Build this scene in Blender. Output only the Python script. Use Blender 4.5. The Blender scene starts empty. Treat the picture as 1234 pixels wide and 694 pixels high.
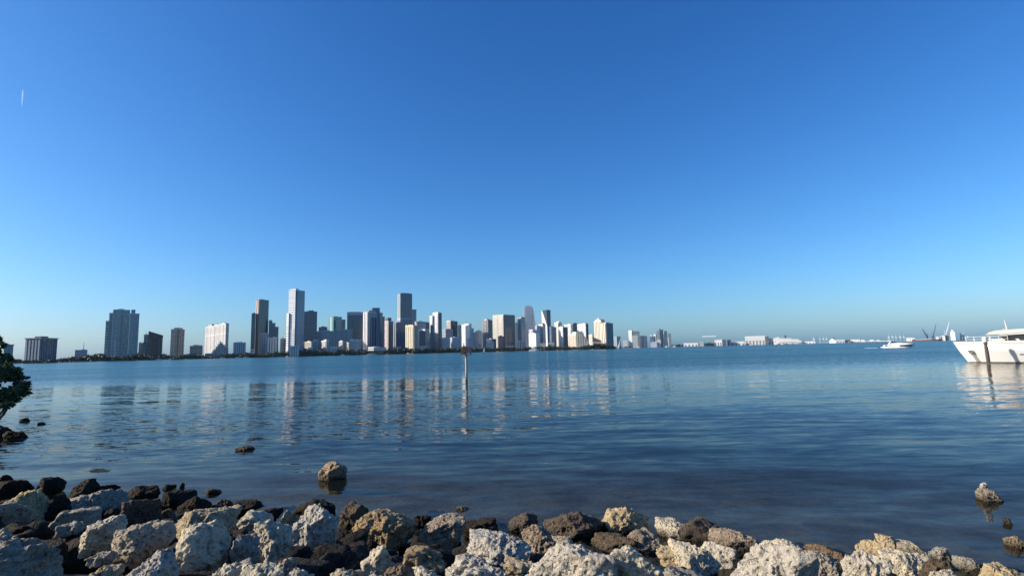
import bpy, math, random
import numpy as np
from mathutils import Vector, Matrix
R = math.radians
random.seed(7)
scene = bpy.context.scene
col = scene.collection

# ------------------------------------------------------------------ camera
F = 650.0            # focal length in photograph pixels (picture 1234 px wide)
CAM_Z = 3.0
PITCH, ROLL = 6.6, -1.35
CR = Matrix.Rotation(R(90 + PITCH), 3, 'X') @ Matrix.Rotation(R(ROLL), 3, 'Z')
CAM = Vector((0, 0, CAM_Z))
cd = bpy.data.cameras.new('camera')
cam = bpy.data.objects.new('camera', cd)
col.objects.link(cam)
cam.matrix_world = Matrix.Translation(CAM) @ CR.to_4x4()
cd.sensor_width = 36.0
cd.lens = F / 1234.0 * 36.0
cd.clip_start, cd.clip_end = 0.05, 60000
scene.camera = cam


def ray(px, py):
    return CR @ Vector(((px - 617) / F, (347 - py) / F, -1.0))


def at(px, py, Y):
    d = ray(px, py)
    return CAM + d * (Y / d.y)


def on_z(px, py, z=0.0):
    d = ray(px, py)
    return CAM + d * ((z - CAM_Z) / d.z)


def horizon(px):
    a = 0.0
    lo, hi = 200.0, 694.0
    for _ in range(40):
        m = (lo + hi) / 2
        if ray(px, m).z > 0: lo = m
        else: hi = m
    return lo


# ------------------------------------------------------------------ sun, sky
SUN_AZ, SUN_EL = -97.0, 25.0        # azimuth from the view direction, negative = left
sd = Vector((math.sin(R(SUN_AZ)) * math.cos(R(SUN_EL)), math.cos(R(SUN_AZ)) * math.cos(R(SUN_EL)), math.sin(R(SUN_EL))))
sl = bpy.data.lights.new('sun', 'SUN')
sl.energy = 5.0
sl.angle = R(0.5)
sl.color = (1.0, 0.925, 0.79)
so = bpy.data.objects.new('sun', sl)
so.rotation_euler = sd.to_track_quat('Z', 'Y').to_euler()
col.objects.link(so)

w = bpy.data.worlds.new('World')
scene.world = w
w.use_nodes = True
nt = w.node_tree
bg = nt.nodes['Background']
sky = nt.nodes.new('ShaderNodeTexSky')
sky.sky_type = 'NISHITA'
sky.sun_disc = False
sky.sun_elevation = R(SUN_EL)
sky.sun_rotation = R(SUN_AZ)
sky.altitude = 0
sky.air_density = 1.0
sky.dust_density = 1.0
sky.ozone_density = 3.0
# the camera's tone curve: contrast and saturation of the sky, channel by channel
sep = nt.nodes.new('ShaderNodeSeparateColor'); comb = nt.nodes.new('ShaderNodeCombineColor')
nt.links.new(sky.outputs[0], sep.inputs[0])
for ch, (gain, power) in enumerate(((1.50, 1.60), (1.52, 1.24), (1.80, 1.04))):
    m0 = nt.nodes.new('ShaderNodeMath'); m0.operation = 'MULTIPLY'; m0.inputs[1].default_value = 0.1
    m1 = nt.nodes.new('ShaderNodeMath'); m1.operation = 'POWER'; m1.inputs[1].default_value = power
    m2 = nt.nodes.new('ShaderNodeMath'); m2.operation = 'MULTIPLY'; m2.inputs[1].default_value = gain * 10
    nt.links.new(sep.outputs[ch], m0.inputs[0]); nt.links.new(m0.outputs[0], m1.inputs[0]); nt.links.new(m1.outputs[0], m2.inputs[0])
    nt.links.new(m2.outputs[0], comb.inputs[ch])
nt.links.new(comb.outputs[0], bg.inputs[0])
bg.inputs[1].default_value = 0.076
scene.view_settings.view_transform = 'Standard'
scene.view_settings.look = 'None'
scene.view_settings.exposure = 0.42
scene.view_settings.gamma = 1.0
scene.view_settings.use_curve_mapping = False
scene.render.engine = 'CYCLES'
scene.cycles.use_denoising = True
scene.cycles.max_bounces = 6
scene.cycles.diffuse_bounces = 2
scene.cycles.glossy_bounces = 3
scene.cycles.transparent_max_bounces = 12
scene.cycles.volume_bounces = 1
scene.cycles.caustics_reflective = False
scene.cycles.caustics_refractive = False


# ------------------------------------------------------------------ objects
def tag(o, label=None, cat=None, group=None, kind=None):
    if label: o['label'] = label
    if cat: o['category'] = cat
    if group: o['group'] = group
    if kind: o['kind'] = kind
    return o


def empty(name, loc, label=None, cat=None, group=None):
    o = bpy.data.objects.new(name, None)
    o.empty_display_size = 0.5
    o.location = loc
    col.objects.link(o)
    return tag(o, label, cat, group)


class MB:
    """collects faces; vertices in world axes relative to the object's origin"""
    def __init__(self):
        self.v, self.f, self.uv, self.sm = [], [], [], []

    def face(self, pts, uvs=None, smooth=False):
        n = len(self.v)
        self.v += [tuple(p) for p in pts]
        self.f.append(tuple(range(n, n + len(pts))))
        self.uv += list(uvs) if uvs else [(0.0, 0.0)] * len(pts)
        self.sm.append(smooth)

    def box(self, x0, x1, y0, y1, z0, z1, fr=None):
        """box in a frame (origin, X axis, Y axis); uv in metres"""
        C, X, Y = fr if fr else (Vector((0, 0, 0)), Vector((1, 0, 0)), Vector((0, 1, 0)))
        Z = Vector((0, 0, 1))
        P = lambda x, y, z: C + X * x + Y * y + Z * z
        self.face([P(x0, y0, z0), P(x1, y0, z0), P(x1, y0, z1), P(x0, y0, z1)], [(x0, z0), (x1, z0), (x1, z1), (x0, z1)])
        self.face([P(x1, y1, z0), P(x0, y1, z0), P(x0, y1, z1), P(x1, y1, z1)], [(x1, z0), (x0, z0), (x0, z1), (x1, z1)])
        self.face([P(x0, y1, z0), P(x0, y0, z0), P(x0, y0, z1), P(x0, y1, z1)], [(y1, z0), (y0, z0), (y0, z1), (y1, z1)])
        self.face([P(x1, y0, z0), P(x1, y1, z0), P(x1, y1, z1), P(x1, y0, z1)], [(y0, z0), (y1, z0), (y1, z1), (y0, z1)])
        self.face([P(x0, y0, z1), P(x1, y0, z1), P(x1, y1, z1), P(x0, y1, z1)])
        self.face([P(x0, y1, z0), P(x1, y1, z0), P(x1, y0, z0), P(x0, y0, z0)])
        return self

    def prism(self, poly, z0, z1, fr=None):
        """vertical prism over a polygon (ccw), z1 may be a list of heights"""
        C, X, Y = fr if fr else (Vector((0, 0, 0)), Vector((1, 0, 0)), Vector((0, 1, 0)))
        Z = Vector((0, 0, 1))
        n = len(poly)
        zt = z1 if isinstance(z1, (list, tuple)) else [z1] * n
        bot = [C + X * p[0] + Y * p[1] + Z * z0 for p in poly]
        top = [C + X * p[0] + Y * p[1] + Z * h for p, h in zip(poly, zt)]
        acc = 0.0
        for i in range(n):
            j = (i + 1) % n
            L = (bot[j] - bot[i]).length
            self.face([bot[i], bot[j], top[j], top[i]], [(acc, z0), (acc + L, z0), (acc + L, zt[j]), (acc, zt[i])])
            acc += L
        self.face(top)
        self.face(bot[::-1])
        return self

    def tube(self, pts, radii, n=8, smooth=True, caps=True):
        pts = [Vector(p) for p in pts]
        if not isinstance(radii, (list, tuple)): radii = [radii] * len(pts)
        rings = []
        for i, p in enumerate(pts):
            d = (pts[min(i + 1, len(pts) - 1)] - pts[max(i - 1, 0)]).normalized()
            a = d.orthogonal().normalized() if abs(d.z) < 0.99 else Vector((1, 0, 0))
            a = (a - d * a.dot(d)).normalized()
            b = d.cross(a)
            rings.append([p + (a * math.cos(2 * math.pi * k / n) + b * math.sin(2 * math.pi * k / n)) * radii[i] for k in range(n)])
        for r0, r1 in zip(rings, rings[1:]):
            for k in range(n):
                self.face([r0[k], r0[(k + 1) % n], r1[(k + 1) % n], r1[k]], smooth=smooth)
        if caps:
            self.face(rings[0][::-1]); self.face(rings[-1])
        return self

    def loft(self, rows, smooth=True, close=False):
        for r0, r1 in zip(rows, rows[1:]):
            n = len(r0)
            for k in range(n if close else n - 1):
                self.face([r0[k], r0[(k + 1) % n], r1[(k + 1) % n], r1[k]], smooth=smooth)
        return self

    def build(self, name, mat, parent=None, loc=None, merge=False):
        me = bpy.data.meshes.new(name)
        me.from_pydata(self.v, [], self.f)
        ul = me.uv_layers.new(name='UVMap')
        ul.data.foreach_set('uv', np.array(self.uv, dtype=np.float32).ravel())
        me.polygons.foreach_set('use_smooth', self.sm)
        me.materials.append(mat)
        if merge:
            import bmesh
            b = bmesh.new(); b.from_mesh(me)
            bmesh.ops.remove_doubles(b, verts=b.verts, dist=1e-4)
            bmesh.ops.recalc_face_normals(b, faces=b.faces)
            b.to_mesh(me); b.free()
        o = bpy.data.objects.new(name, me)
        if parent: o.parent = parent
        if loc is not None: o.location = loc
        col.objects.link(o)
        return o


# ------------------------------------------------------------------ node helper
class NT:
    def __init__(self, name):
        self.m = bpy.data.materials.new(name)
        self.m.use_nodes = True
        self.t = self.m.node_tree
        self.t.nodes.clear()
        self.out = self.t.nodes.new('ShaderNodeOutputMaterial')

    def n(self, typ, ins=None, **kw):
        nd = self.t.nodes.new(typ)
        for k, v in kw.items(): setattr(nd, k, v)
        for k, v in (ins or {}).items():
            s = nd.inputs[k]
            if isinstance(v, bpy.types.NodeSocket): self.t.links.new(v, s)
            else: s.default_value = v
        return nd

    def math(self, op, a, b=None, c=None, clamp=False):
        ins = {0: a}
        if b is not None: ins[1] = b
        if c is not None: ins[2] = c
        nd = self.n('ShaderNodeMath', ins, operation=op); nd.use_clamp = clamp
        return nd.outputs[0]

    def vmath(self, op, a, b=None, scale=None):
        ins = {0: a}
        if b is not None: ins[1] = b
        nd = self.n('ShaderNodeVectorMath', ins, operation=op)
        if scale is not None:
            if isinstance(scale, bpy.types.NodeSocket): self.t.links.new(scale, nd.inputs['Scale'])
            else: nd.inputs['Scale'].default_value = scale
        return nd.outputs[0]

    def mix(self, fac, a, b):
        nd = self.n('ShaderNodeMix', data_type='RGBA')
        for s, v in ((nd.inputs[0], fac), (nd.inputs[6], a), (nd.inputs[7], b)):
            if isinstance(v, bpy.types.NodeSocket): self.t.links.new(v, s)
            else: s.default_value = (*v, 1.0) if isinstance(v, tuple) and len(v) == 3 else v
        return nd.outputs[2]

    def noise(self, vec, scale, detail=3.0, rough=0.55, dim='3D'):
        nd = self.n('ShaderNodeTexNoise', {'Vector': vec, 'Scale': scale, 'Detail': detail, 'Roughness': rough}, noise_dimensions=dim)
        return nd

    def ramp(self, x, lo, hi, a=0.0, b=1.0):
        return self.n('ShaderNodeMapRange', {'Value': x, 'From Min': lo, 'From Max': hi, 'To Min': a, 'To Max': b}).outputs[0]

    def surf(self, sh):
        self.t.links.new(sh, self.out.inputs['Surface'])
        return self.m


_simple = {}


def simple(name, c, rough=0.6, metal=0.0, var=0.12, scale=0.4):
    key = (name,)
    if key in _simple: return _simple[key]
    t = NT(name)
    tc = t.n('ShaderNodeTexCoord').outputs['Object']
    nz = t.noise(tc, scale, 5.0, 0.6).outputs['Fac']
    f = t.ramp(nz, 0.3, 0.7)
    a = tuple(x * (1 - var) for x in c); b = tuple(min(0.9, x * (1 + var)) for x in c)
    p = t.n('ShaderNodeBsdfPrincipled', {'Base Color': t.mix(f, a, b), 'Roughness': rough, 'Metallic': metal})
    _simple[key] = t.surf(p.outputs[0])
    return _simple[key]


_fac = {}
PRE = {   # floor height, bay width, window height share, window width share, glass roughness
    'glass':   (3.8, 3.0, 0.80, 0.92, 0.12),
    'condo':   (3.3, 7.0, 0.56, 0.84, 0.20),
    'strip':   (3.6, 4.6, 1.00, 0.55, 0.15),
    'punched': (3.3, 4.2, 0.52, 0.55, 0.20),
    'band':    (6.6, 60.0, 0.50, 1.00, 0.18),
    'plain':   (3.6, 9.0, 0.35, 0.50, 0.25),
}


def facade(kind, wall, glass):
    key = (kind, wall, glass)
    if key in _fac: return _fac[key]
    fh, bw, wh, ww, gr = PRE[kind]
    t = NT('facade_' + kind)
    uv = t.n('ShaderNodeUVMap', uv_map='UVMap').outputs[0]
    s = t.n('ShaderNodeSeparateXYZ', {0: uv})
    U = t.math('DIVIDE', s.outputs[0], bw); V = t.math('DIVIDE', s.outputs[1], fh)
    mu = t.math('LESS_THAN', t.math('ABSOLUTE', t.math('SUBTRACT', t.math('FRACT', U), 0.5)), ww / 2)
    mv = t.math('LESS_THAN', t.math('ABSOLUTE', t.math('SUBTRACT', t.math('FRACT', V), 0.5)), wh / 2 if wh < 1 else 2.0)
    mask = t.math('MULTIPLY', mu, mv)
    cell = t.n('ShaderNodeCombineXYZ', {0: t.math('FLOOR', U), 1: t.math('FLOOR', V), 2: 3.7}).outputs[0]
    wn = t.n('ShaderNodeTexWhiteNoise', {'Vector': cell}, noise_dimensions='3D').outputs['Value']
    # blinds and rooms differ from window to window
    g2 = tuple(0.45 * x + 0.55 * y for x, y in zip(glass, wall))
    gcol = t.mix(t.ramp(wn, 0.55, 1.0), glass, g2)
    # weathering: streaks down the wall
    mp = t.n('ShaderNodeMapping', {'Vector': uv, 'Scale': (0.16, 0.012, 1.0)}).outputs[0]
    st = t.ramp(t.noise(mp, 1.0, 4.0, 0.6).outputs['Fac'], 0.3, 0.7)
    wcol = t.mix(st, tuple(x * 0.86 for x in wall), wall)
    geo = t.n('ShaderNodeNewGeometry')
    nz = t.n('ShaderNodeSeparateXYZ', {0: geo.outputs['Normal']}).outputs[2]
    # some columns carry recess shade in their colour, some storeys are plant rooms
    cn = t.n('ShaderNodeTexWhiteNoise', {'Vector': t.n('ShaderNodeCombineXYZ', {0: t.math('FLOOR', t.math('MULTIPLY', U, 0.5)), 1: 1.3, 2: 0.4}).outputs[0]}, noise_dimensions='3D').outputs['Value']
    fn = t.n('ShaderNodeTexWhiteNoise', {'Vector': t.n('ShaderNodeCombineXYZ', {0: t.math('FLOOR', V), 1: 8.1, 2: 0.9}).outputs[0]}, noise_dimensions='3D').outputs['Value']
    rec = t.math('MAXIMUM', t.math('GREATER_THAN', cn, 0.74), t.math('GREATER_THAN', fn, 0.93))
    wcol = t.mix(t.math('MULTIPLY', rec, 0.45), wcol, tuple(x * 0.5 + y * 0.3 for x, y in zip(wall, glass)))
    flat = t.math('GREATER_THAN', t.math('ABSOLUTE', nz), 0.7)
    mask = t.math('MULTIPLY', mask, t.math('SUBTRACT', 1.0, flat))
    base = t.mix(mask, wcol, gcol)
    base = t.mix(flat, base, (0.32, 0.31, 0.30))
    rough = t.math('ADD', t.math('MULTIPLY', mask, gr - 0.7), 0.7)
    p = t.n('ShaderNodeBsdfPrincipled', {'Base Color': base, 'Roughness': rough, 'IOR': t.math('ADD', 1.45, t.math('MULTIPLY', mask, 0.35))})
    _fac[key] = t.surf(p.outputs[0])
    return _fac[key]

# ------------------------------------------------------------------ towers
WHITE = (0.72, 0.70, 0.66); CREAM = (0.62, 0.57, 0.47); TAN = (0.50, 0.40, 0.30); GREY = (0.40, 0.42, 0.44)
PALE = (0.56, 0.56, 0.55); DARK = (0.10, 0.11, 0.13); NAVY = (0.07, 0.09, 0.15); MAROON = (0.13, 0.05, 0.06)
BROWN = (0.20, 0.14, 0.11); TEALW = (0.22, 0.36, 0.38); BLUEW = (0.20, 0.29, 0.38); SLATE = (0.22, 0.25, 0.28)
G_DARK = (0.025, 0.035, 0.05); G_BLUE = (0.05, 0.10, 0.17); G_TEAL = (0.05, 0.15, 0.16); G_GREY = (0.10, 0.12, 0.14)
G_GREEN = (0.03, 0.075, 0.075); G_NAVY = (0.02, 0.03, 0.06)
BASE = 0.8


class Tower:
    pass


def frame_at(px, ytop, Y, alpha):
    top = at(px, ytop, Y)
    mid = at(px, (ytop + horizon(px)) / 2, Y)
    az = math.atan2(mid.x, mid.y)
    u = Vector((math.cos(az), -math.sin(az), 0)); v = Vector((math.sin(az), math.cos(az), 0))
    a = R(alpha)
    return Vector((mid.x, mid.y, BASE)), u * math.sin(a) + v * math.cos(a), u * -math.cos(a) + v * math.sin(a), az


def T(name, x0, xc, x1, ytop, Y, kind, wall, glass, label=None, extras=(), cat='tower', alpha=33, depth=None, parent=None, part='facade', group=None):
    deepen = lambda c: (c[0] * 0.64, c[1] * 0.80, c[2] * 1.0) if sum(c) / 3 < 0.27 and c[0] < c[2] * 1.3 else (c[0] * 0.74, c[1] * 0.88, c[2] * 1.0) if sum(c) / 3 < 0.45 and c[0] < c[2] * 1.2 else c
    wall = deepen(wall)
    only_front = xc is None or xc <= x0
    if only_front: xc = x0; alpha = 90
    C, X, Yv, az = frame_at(xc, ytop, Y, alpha)
    H = at((x0 + x1) / 2, ytop, Y).z - BASE
    k = Y / F * math.cos(az) / math.cos(R(PITCH))
    a = R(alpha)
    lb = (x1 - xc) * k / math.sin(a)
    la = (xc - x0) * k / math.cos(a) if not only_front else (depth or max(14.0, 0.7 * lb))
    if parent is None:
        root = empty(name, C, label, cat, group)
        root['category'] = cat
    else:
        root = parent
    fr = (C - root.location, X, Yv)
    t = Tower(); t.root, t.fr, t.la, t.lb, t.H, t.k = root, fr, la, lb, H, k
    fm = facade(kind, wall, glass)
    MB().box(0, lb, 0, la, 0, H, fr).build(part, fm, root)
    trim = simple('trim_%d' % (hash(wall) % 9973), tuple(min(0.8, x * 1.08 + 0.01) for x in wall), 0.7)
    # parapet: a rim round the roof
    pm = MB(); th = 0.6; ph = 1.6
    pm.box(-0.3, lb + 0.3, -0.3, th, H + 0.003, H + ph, fr); pm.box(-0.3, lb + 0.3, la - th, la + 0.3, H + 0.003, H + ph, fr)
    pm.box(-0.3, th, th, la - th, H + 0.003, H + ph, fr); pm.box(lb - th, lb + 0.3, th, la - th, H + 0.003, H + ph, fr)
    pm.build('parapet', trim, root)
    ex = list(extras)
    if not any(e[0] == 'mr' for e in ex) and parent is None and H > 35:
        ex.append(('mr', 0.3, 0.65, 0.3, 0.7, 4.5))
    if parent is None and H > 28:
        rg = random.Random(int(x0 * 10))
        for j in range(rg.randint(1, 3)):
            a_, b_ = rg.uniform(0.06, 0.7), rg.uniform(0.1, 0.6)
            s_, h_ = rg.uniform(0.1, 0.24), rg.uniform(2.0, 4.0)
            MB().box(a_ * lb, (a_ + s_) * lb, b_ * la, (b_ + 0.3) * la, H + 0.004, H + h_, fr).build('rooftop_plant', simple('plant_%d' % (j % 3), ((0.42, 0.42, 0.42), (0.2, 0.2, 0.21), (0.6, 0.6, 0.58))[j % 3], 0.7), root)
        if H > 60 and rg.random() < 0.45:
            p = fr[0] + X * (rg.uniform(0.3, 0.7) * lb) + Yv * (0.5 * la)
            MB().tube([p + Vector((0, 0, H)), p + Vector((0, 0, H + rg.uniform(8, 15)))], 0.45, 6).build('antenna', simple('mast_steel', (0.3, 0.3, 0.32), 0.5, 0.3), root)
    for e in ex:
        q = e[0]
        if q == 'mr':          # machine room on the roof
            c = e[6] if len(e) > 6 else tuple(x * 0.8 for x in wall)
            MB().box(e[1] * lb, e[2] * lb, e[3] * la, e[4] * la, H + 0.002, H + e[5], fr).build('machine_room', facade('plain', c, G_GREY), root)
        elif q == 'fins':      # piers up the face; colours often carry left-face sun and right-face shade
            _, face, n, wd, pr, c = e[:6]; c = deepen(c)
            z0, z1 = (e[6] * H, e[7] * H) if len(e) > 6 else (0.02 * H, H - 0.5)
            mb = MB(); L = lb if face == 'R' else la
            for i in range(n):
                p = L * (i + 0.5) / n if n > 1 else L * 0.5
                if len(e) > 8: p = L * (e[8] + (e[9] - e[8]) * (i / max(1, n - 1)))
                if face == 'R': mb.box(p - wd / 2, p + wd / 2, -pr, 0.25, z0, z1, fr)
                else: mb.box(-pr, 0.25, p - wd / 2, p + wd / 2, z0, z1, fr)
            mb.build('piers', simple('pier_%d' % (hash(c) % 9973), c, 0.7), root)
        elif q == 'balc':      # a stack of balcony slabs
            _, face, f0, f1, pr, c = e[:6]
            step = e[6] if len(e) > 6 else 6.6
            L = lb if face == 'R' else la
            z = step
            zt = H * (e[7] if len(e) > 7 else 0.985)
            bm_ = simple('balc_%d' % (hash(c) % 9973), c, 0.7)
            while z < zt:
                mb = MB()
                if face == 'R': mb.box(f0 * L, f1 * L, -pr, 0.3, z, z + 1.35, fr)
                else: mb.box(-pr, 0.3, f0 * L, f1 * L, z, z + 1.35, fr)
                mb.build('balcony', bm_, root)
                z += step
        elif q == 'clad':      # panel over one face, its shade put into darker colours
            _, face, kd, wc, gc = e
            if face == 'R': MB().box(0.15, lb - 0.15, -0.35, -0.003, 0, H - 0.4, fr).build('shaded_face_panel', facade(kd, wc, gc), root)
            else: MB().box(-0.35, -0.003, 0.15, la - 0.15, 0, H - 0.4, fr).build('shaded_face_panel', facade(kd, wc, gc), root)
        elif q == 'belt':      # belt course round the whole body
            _, f0, f1, c = e
            MB().box(-0.5, lb + 0.5, -0.5, la + 0.5, f0 * H, f1 * H, fr).build('belt', simple('belt_%d' % (hash(c) % 9973), c, 0.6), root)
        elif q == 'mast':
            p = fr[0] + X * (e[1] * lb) + Yv * (e[2] * la)
            MB().tube([p + Vector((0, 0, H)), p + Vector((0, 0, H + e[3] * 0.6)), p + Vector((0, 0, H + e[3]))], [0.9, 0.6, 0.15], 6).build('mast', simple('mast_steel', (0.3, 0.3, 0.32), 0.5, 0.3), root)
        elif q == 'cap':       # smaller storey set on the roof
            _, f0, f1, g0, g1, h, kd, wc, gc = e
            MB().box(f0 * lb, f1 * lb, g0 * la, g1 * la, H + 0.002, H + h, fr).build('crown', facade(kd, wc, gc), root)
        elif q == 'hat':       # overhanging roof slab
            _, o, h, c = e
            MB().box(-o, lb + o, -o, la + o, H + 1.61, H + 1.6 + h, fr).build('roof_slab', simple('hat_%d' % (hash(c) % 9973), c, 0.7), root)
        elif q == 'dome':
            _, f, rr, h, c = e
            mb = MB(); rows = []
            cc = fr[0] + X * (f * lb) + Yv * (0.5 * la)
            for j in range(7):
                a_ = j / 6 * math.pi / 2
                rows.append([cc + Vector((math.cos(2 * math.pi * i / 16) * rr * math.cos(a_), math.sin(2 * math.pi * i / 16) * rr * math.cos(a_), H + h * math.sin(a_))) for i in range(16)])
            mb.loft(rows, close=True).build('dome', simple('dome_%d' % (hash(c) % 9973), c, 0.6), root)
    return t


def wing(t, x0, xc, x1, ytop, Y, kind, wall, glass, part='wing', alpha=33, depth=None, extras=()):
    return T(None, x0, xc, x1, ytop, Y, kind, wall, glass, parent=t.root, part=part, alpha=alpha, depth=depth, extras=extras)


# ---- far left bank
t = T('apartment_block', 30, 49, 69, 408.5, 1080, 'strip', (0.30, 0.29, 0.28), G_DARK, 'broad dark grey apartment block with overhanging flat roof, leftmost on the far shore',
      [('fins', 'L', 5, 3.2, 1.2, (0.42, 0.41, 0.40)), ('fins', 'R', 7, 1.2, 0.6, (0.16, 0.17, 0.20)), ('hat', 2.2, 1.0, (0.34, 0.33, 0.32)), ('mr', 0.15, 0.6, 0.2, 0.6, 6.0)], 'apartment block', alpha=42)
t = T('apartment_block', 4, None, 15.5, 416.5, 1000, 'strip', (0.36, 0.36, 0.36), G_GREY, 'grey flat-roofed block mostly hidden behind the dark mangrove', [('hat', 1.2, 0.8, (0.4, 0.4, 0.4))], 'apartment block')
t = T('office_block', 90, None, 105, 422.2, 1300, 'band', (0.40, 0.40, 0.40), G_GREY, 'low grey block carrying a tall pointed mast, among shoreline trees', [('mast', 0.68, 0.5, 22.0), ('cap', 0.55, 0.82, 0.3, 0.7, 3.0, 'plain', GREY, G_GREY)], 'office block')
t = T('residential_tower', 135, None, 155, 373.4, 1400, 'glass', (0.46, 0.53, 0.54), (0.10, 0.17, 0.19), 'massive blue-green glass residential tower with stepped left wing, tallest on the left shore',
      [('fins', 'R', 2, 1.6, 1.6, (0.55, 0.58, 0.58), 0.0, 1.0, 0.0, 1.0), ('balc', 'R', 0.12, 0.5, 1.4, (0.40, 0.46, 0.47), 6.6), ('fins', 'R', 1, 2.6, 1.8, (0.60, 0.61, 0.60), 0.0, 0.42, 0.22, 0.22), ('fins', 'R', 1, 1.2, 1.0, (0.2, 0.24, 0.27), 0.0, 1.0, 0.55, 0.55)], depth=36)
wing(t, 155.3, None, 166.6, 378.2, 1396, 'glass', (0.42, 0.48, 0.50), (0.09, 0.16, 0.18), depth=34, extras=[('fins', 'R', 3, 1.0, 1.0, (0.44, 0.48, 0.49)), ('balc', 'R', 0.3, 0.72, 1.4, (0.36, 0.42, 0.45), 6.6), ('cap', 0.1, 0.55, 0.2, 0.8, 12.0, 'glass', (0.36, 0.42, 0.44), (0.07, 0.12, 0.14))])
wing(t, 130.2, None, 134.8, 377.6, 1398, 'glass', (0.36, 0.42, 0.44), (0.07, 0.12, 0.14), depth=30)
wing(t, 126.2, None, 130.5, 387.2, 1394, 'band', (0.44, 0.50, 0.50), G_GREEN, depth=28, extras=[('balc', 'R', 0.0, 0.9, 1.6, (0.46, 0.52, 0.52), 6.6)])
t = T('office_block', 166.8, None, 171.6, 414, 1500, 'strip', GREY, G_GREY, 'slim grey block tight against the right side of the tallest glass tower', (), 'office block')
t = T('apartment_block', 171.2, None, 179, 413.2, 1440, 'band', (0.46, 0.46, 0.45), G_GREY, 'pale banded low block in front of the dark maroon slab', (), 'apartment block')
t = T('apartment_block', 172.8, None, 180, 404.2, 1520, 'band', (0.36, 0.37, 0.38), G_DARK, 'grey stepped block rising behind the pale low block and beside the maroon slab', [('hat', 0.8, 0.8, (0.4, 0.4, 0.4))], 'apartment block')
# maroon slab with a sloping roofline
def sloped(name, x0, x1, yl, yr, Y, kind, wall, glass, label, depth, cat='tower', pts=None):
    C, X, Yv, az = frame_at(x0, yl, Y, 90)
    k = Y / F * math.cos(az) / math.cos(R(PITCH))
    lb = (x1 - x0) * k
    hl = at(x0, yl, Y).z - BASE; hr = at(x1, yr, Y).z - BASE
    root = empty(name, C, label, cat)
    MB().prism([(0, 0), (lb, 0), (lb, depth), (0, depth)], 0, [hl, hr, hr, hl], (Vector((0, 0, 0)), X, Yv)).build('facade', facade(kind, wall, glass), root)
    return root, (Vector((0, 0, 0)), X, Yv), lb, hl, hr
root, fr, lb, hl, hr = sloped('residential_tower', 178.4, 195.8, 399.4, 404.2, 1430, 'strip', MAROON, (0.03, 0.02, 0.03), 'dark maroon slab tower with its roofline sloping down to the right', 22)
mb = MB()
for i in range(1, 8): mb.box(lb * i / 8 - 0.5, lb * i / 8 + 0.5, -0.6, 0.2, 0, hl + (hr - hl) * i / 8 - 1.0, fr)
mb.build('piers', simple('pier_maroon', (0.17, 0.07, 0.08), 0.7), root)
MB().prism([(-0.4, -0.5), (lb + 0.4, -0.5), (lb + 0.4, 0.0), (-0.4, 0.0)], hr - 6, [hl + 1.2, hr + 1.2, hr + 1.2, hl + 1.2], fr).build('parapet', simple('parapet_maroon', (0.19, 0.09, 0.10), 0.7), root)
t = T('residential_tower', 205.4, 213, 222, 397.2, 1420, 'condo', (0.60, 0.44, 0.34), G_DARK, 'slender tan tower with a sunlit pinkish left face, standing alone', [('fins', 'R', 3, 3.0, 1.0, (0.34, 0.30, 0.27)), ('fins', 'R', 1, 4.5, 1.2, (0.20, 0.14, 0.09), 0.0, 1.0, 0.14, 0.14), ('balc', 'L', 0.3, 0.75, 1.2, (0.62, 0.5, 0.42), 6.6), ('mr', 0.2, 0.85, 0.15, 0.8, 5.5, (0.36, 0.30, 0.26))])
t = T('office_block', 228.5, None, 244, 417.2, 1560, 'band', (0.26, 0.28, 0.30), G_DARK, 'low dark grey block left of the white gridded condominium', [('cap', 0.4, 0.95, 0.2, 0.8, 3.0, 'plain', (0.3, 0.32, 0.34), G_DARK)], 'office block')
# white gridded condominium with a stepped triangular wing
t = T('condominium', 244.2, 271.6, 275.2, 390.6, 1500, 'punched', (0.56, 0.54, 0.52), G_DARK, 'broad white gridded condominium with rooftop turrets and a stepped triangular wing in front',
      [('mr', 0.1, 0.9, 0.08, 0.2, 4.5, PALE), ('mr', 0.1, 0.9, 0.40, 0.55, 4.0, PALE), ('mr', 0.1, 0.9, 0.68, 0.88, 7.5, (0.45, 0.43, 0.42)), ('fins', 'L', 5, 1.3, 0.9, (0.70, 0.68, 0.65)), ('belt', 0.72, 0.735, (0.7, 0.68, 0.65))], 'condominium', alpha=76)
C, X, Yv, az = frame_at(251, 411, 1455, 90)
k = 1455 / F * math.cos(az)
n = 11; Lw = (275.5 - 251) * k; hm = at(266.5, 411.2, 1455).z - BASE; mb = MB(); gm = MB()
for i in range(n):
    x0_ = Lw * i / n; x1_ = Lw * (i + 1) / n
    f = (i + 0.6) / (n * 0.62)
    h = hm * min(1.0, f) if f <= 1.05 else hm * max(0.45, 1 - (f - 1) * 0.75)
    mb.box(x0_, x1_ - 0.02, -i * 0.01, 24 + i * 0.01, 0, h, (C - t.root.location, X, Yv))
    if f < 1.05: gm.box(x0_ - 0.3, x1_ + 0.3, -1.2, -0.3, h - 4, h + 1.2, (C - t.root.location, X, Yv))
mb.build('stepped_wing', facade('condo', (0.46, 0.43, 0.40), G_GREY), t.root)
gm.build('stair_edge', simple('stair_edge_pale', (0.76, 0.74, 0.71), 0.7), t.root)
t = T('apartment_block', 281, None, 296, 413.2, 1500, 'strip', (0.40, 0.43, 0.50), G_GREY, 'squat blue-grey block right of the white gridded condominium', [('fins', 'R', 6, 1.8, 0.8, (0.50, 0.53, 0.60)), ('mr', 0.38, 0.62, 0.3, 0.7, 2.5)], 'apartment block')
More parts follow.
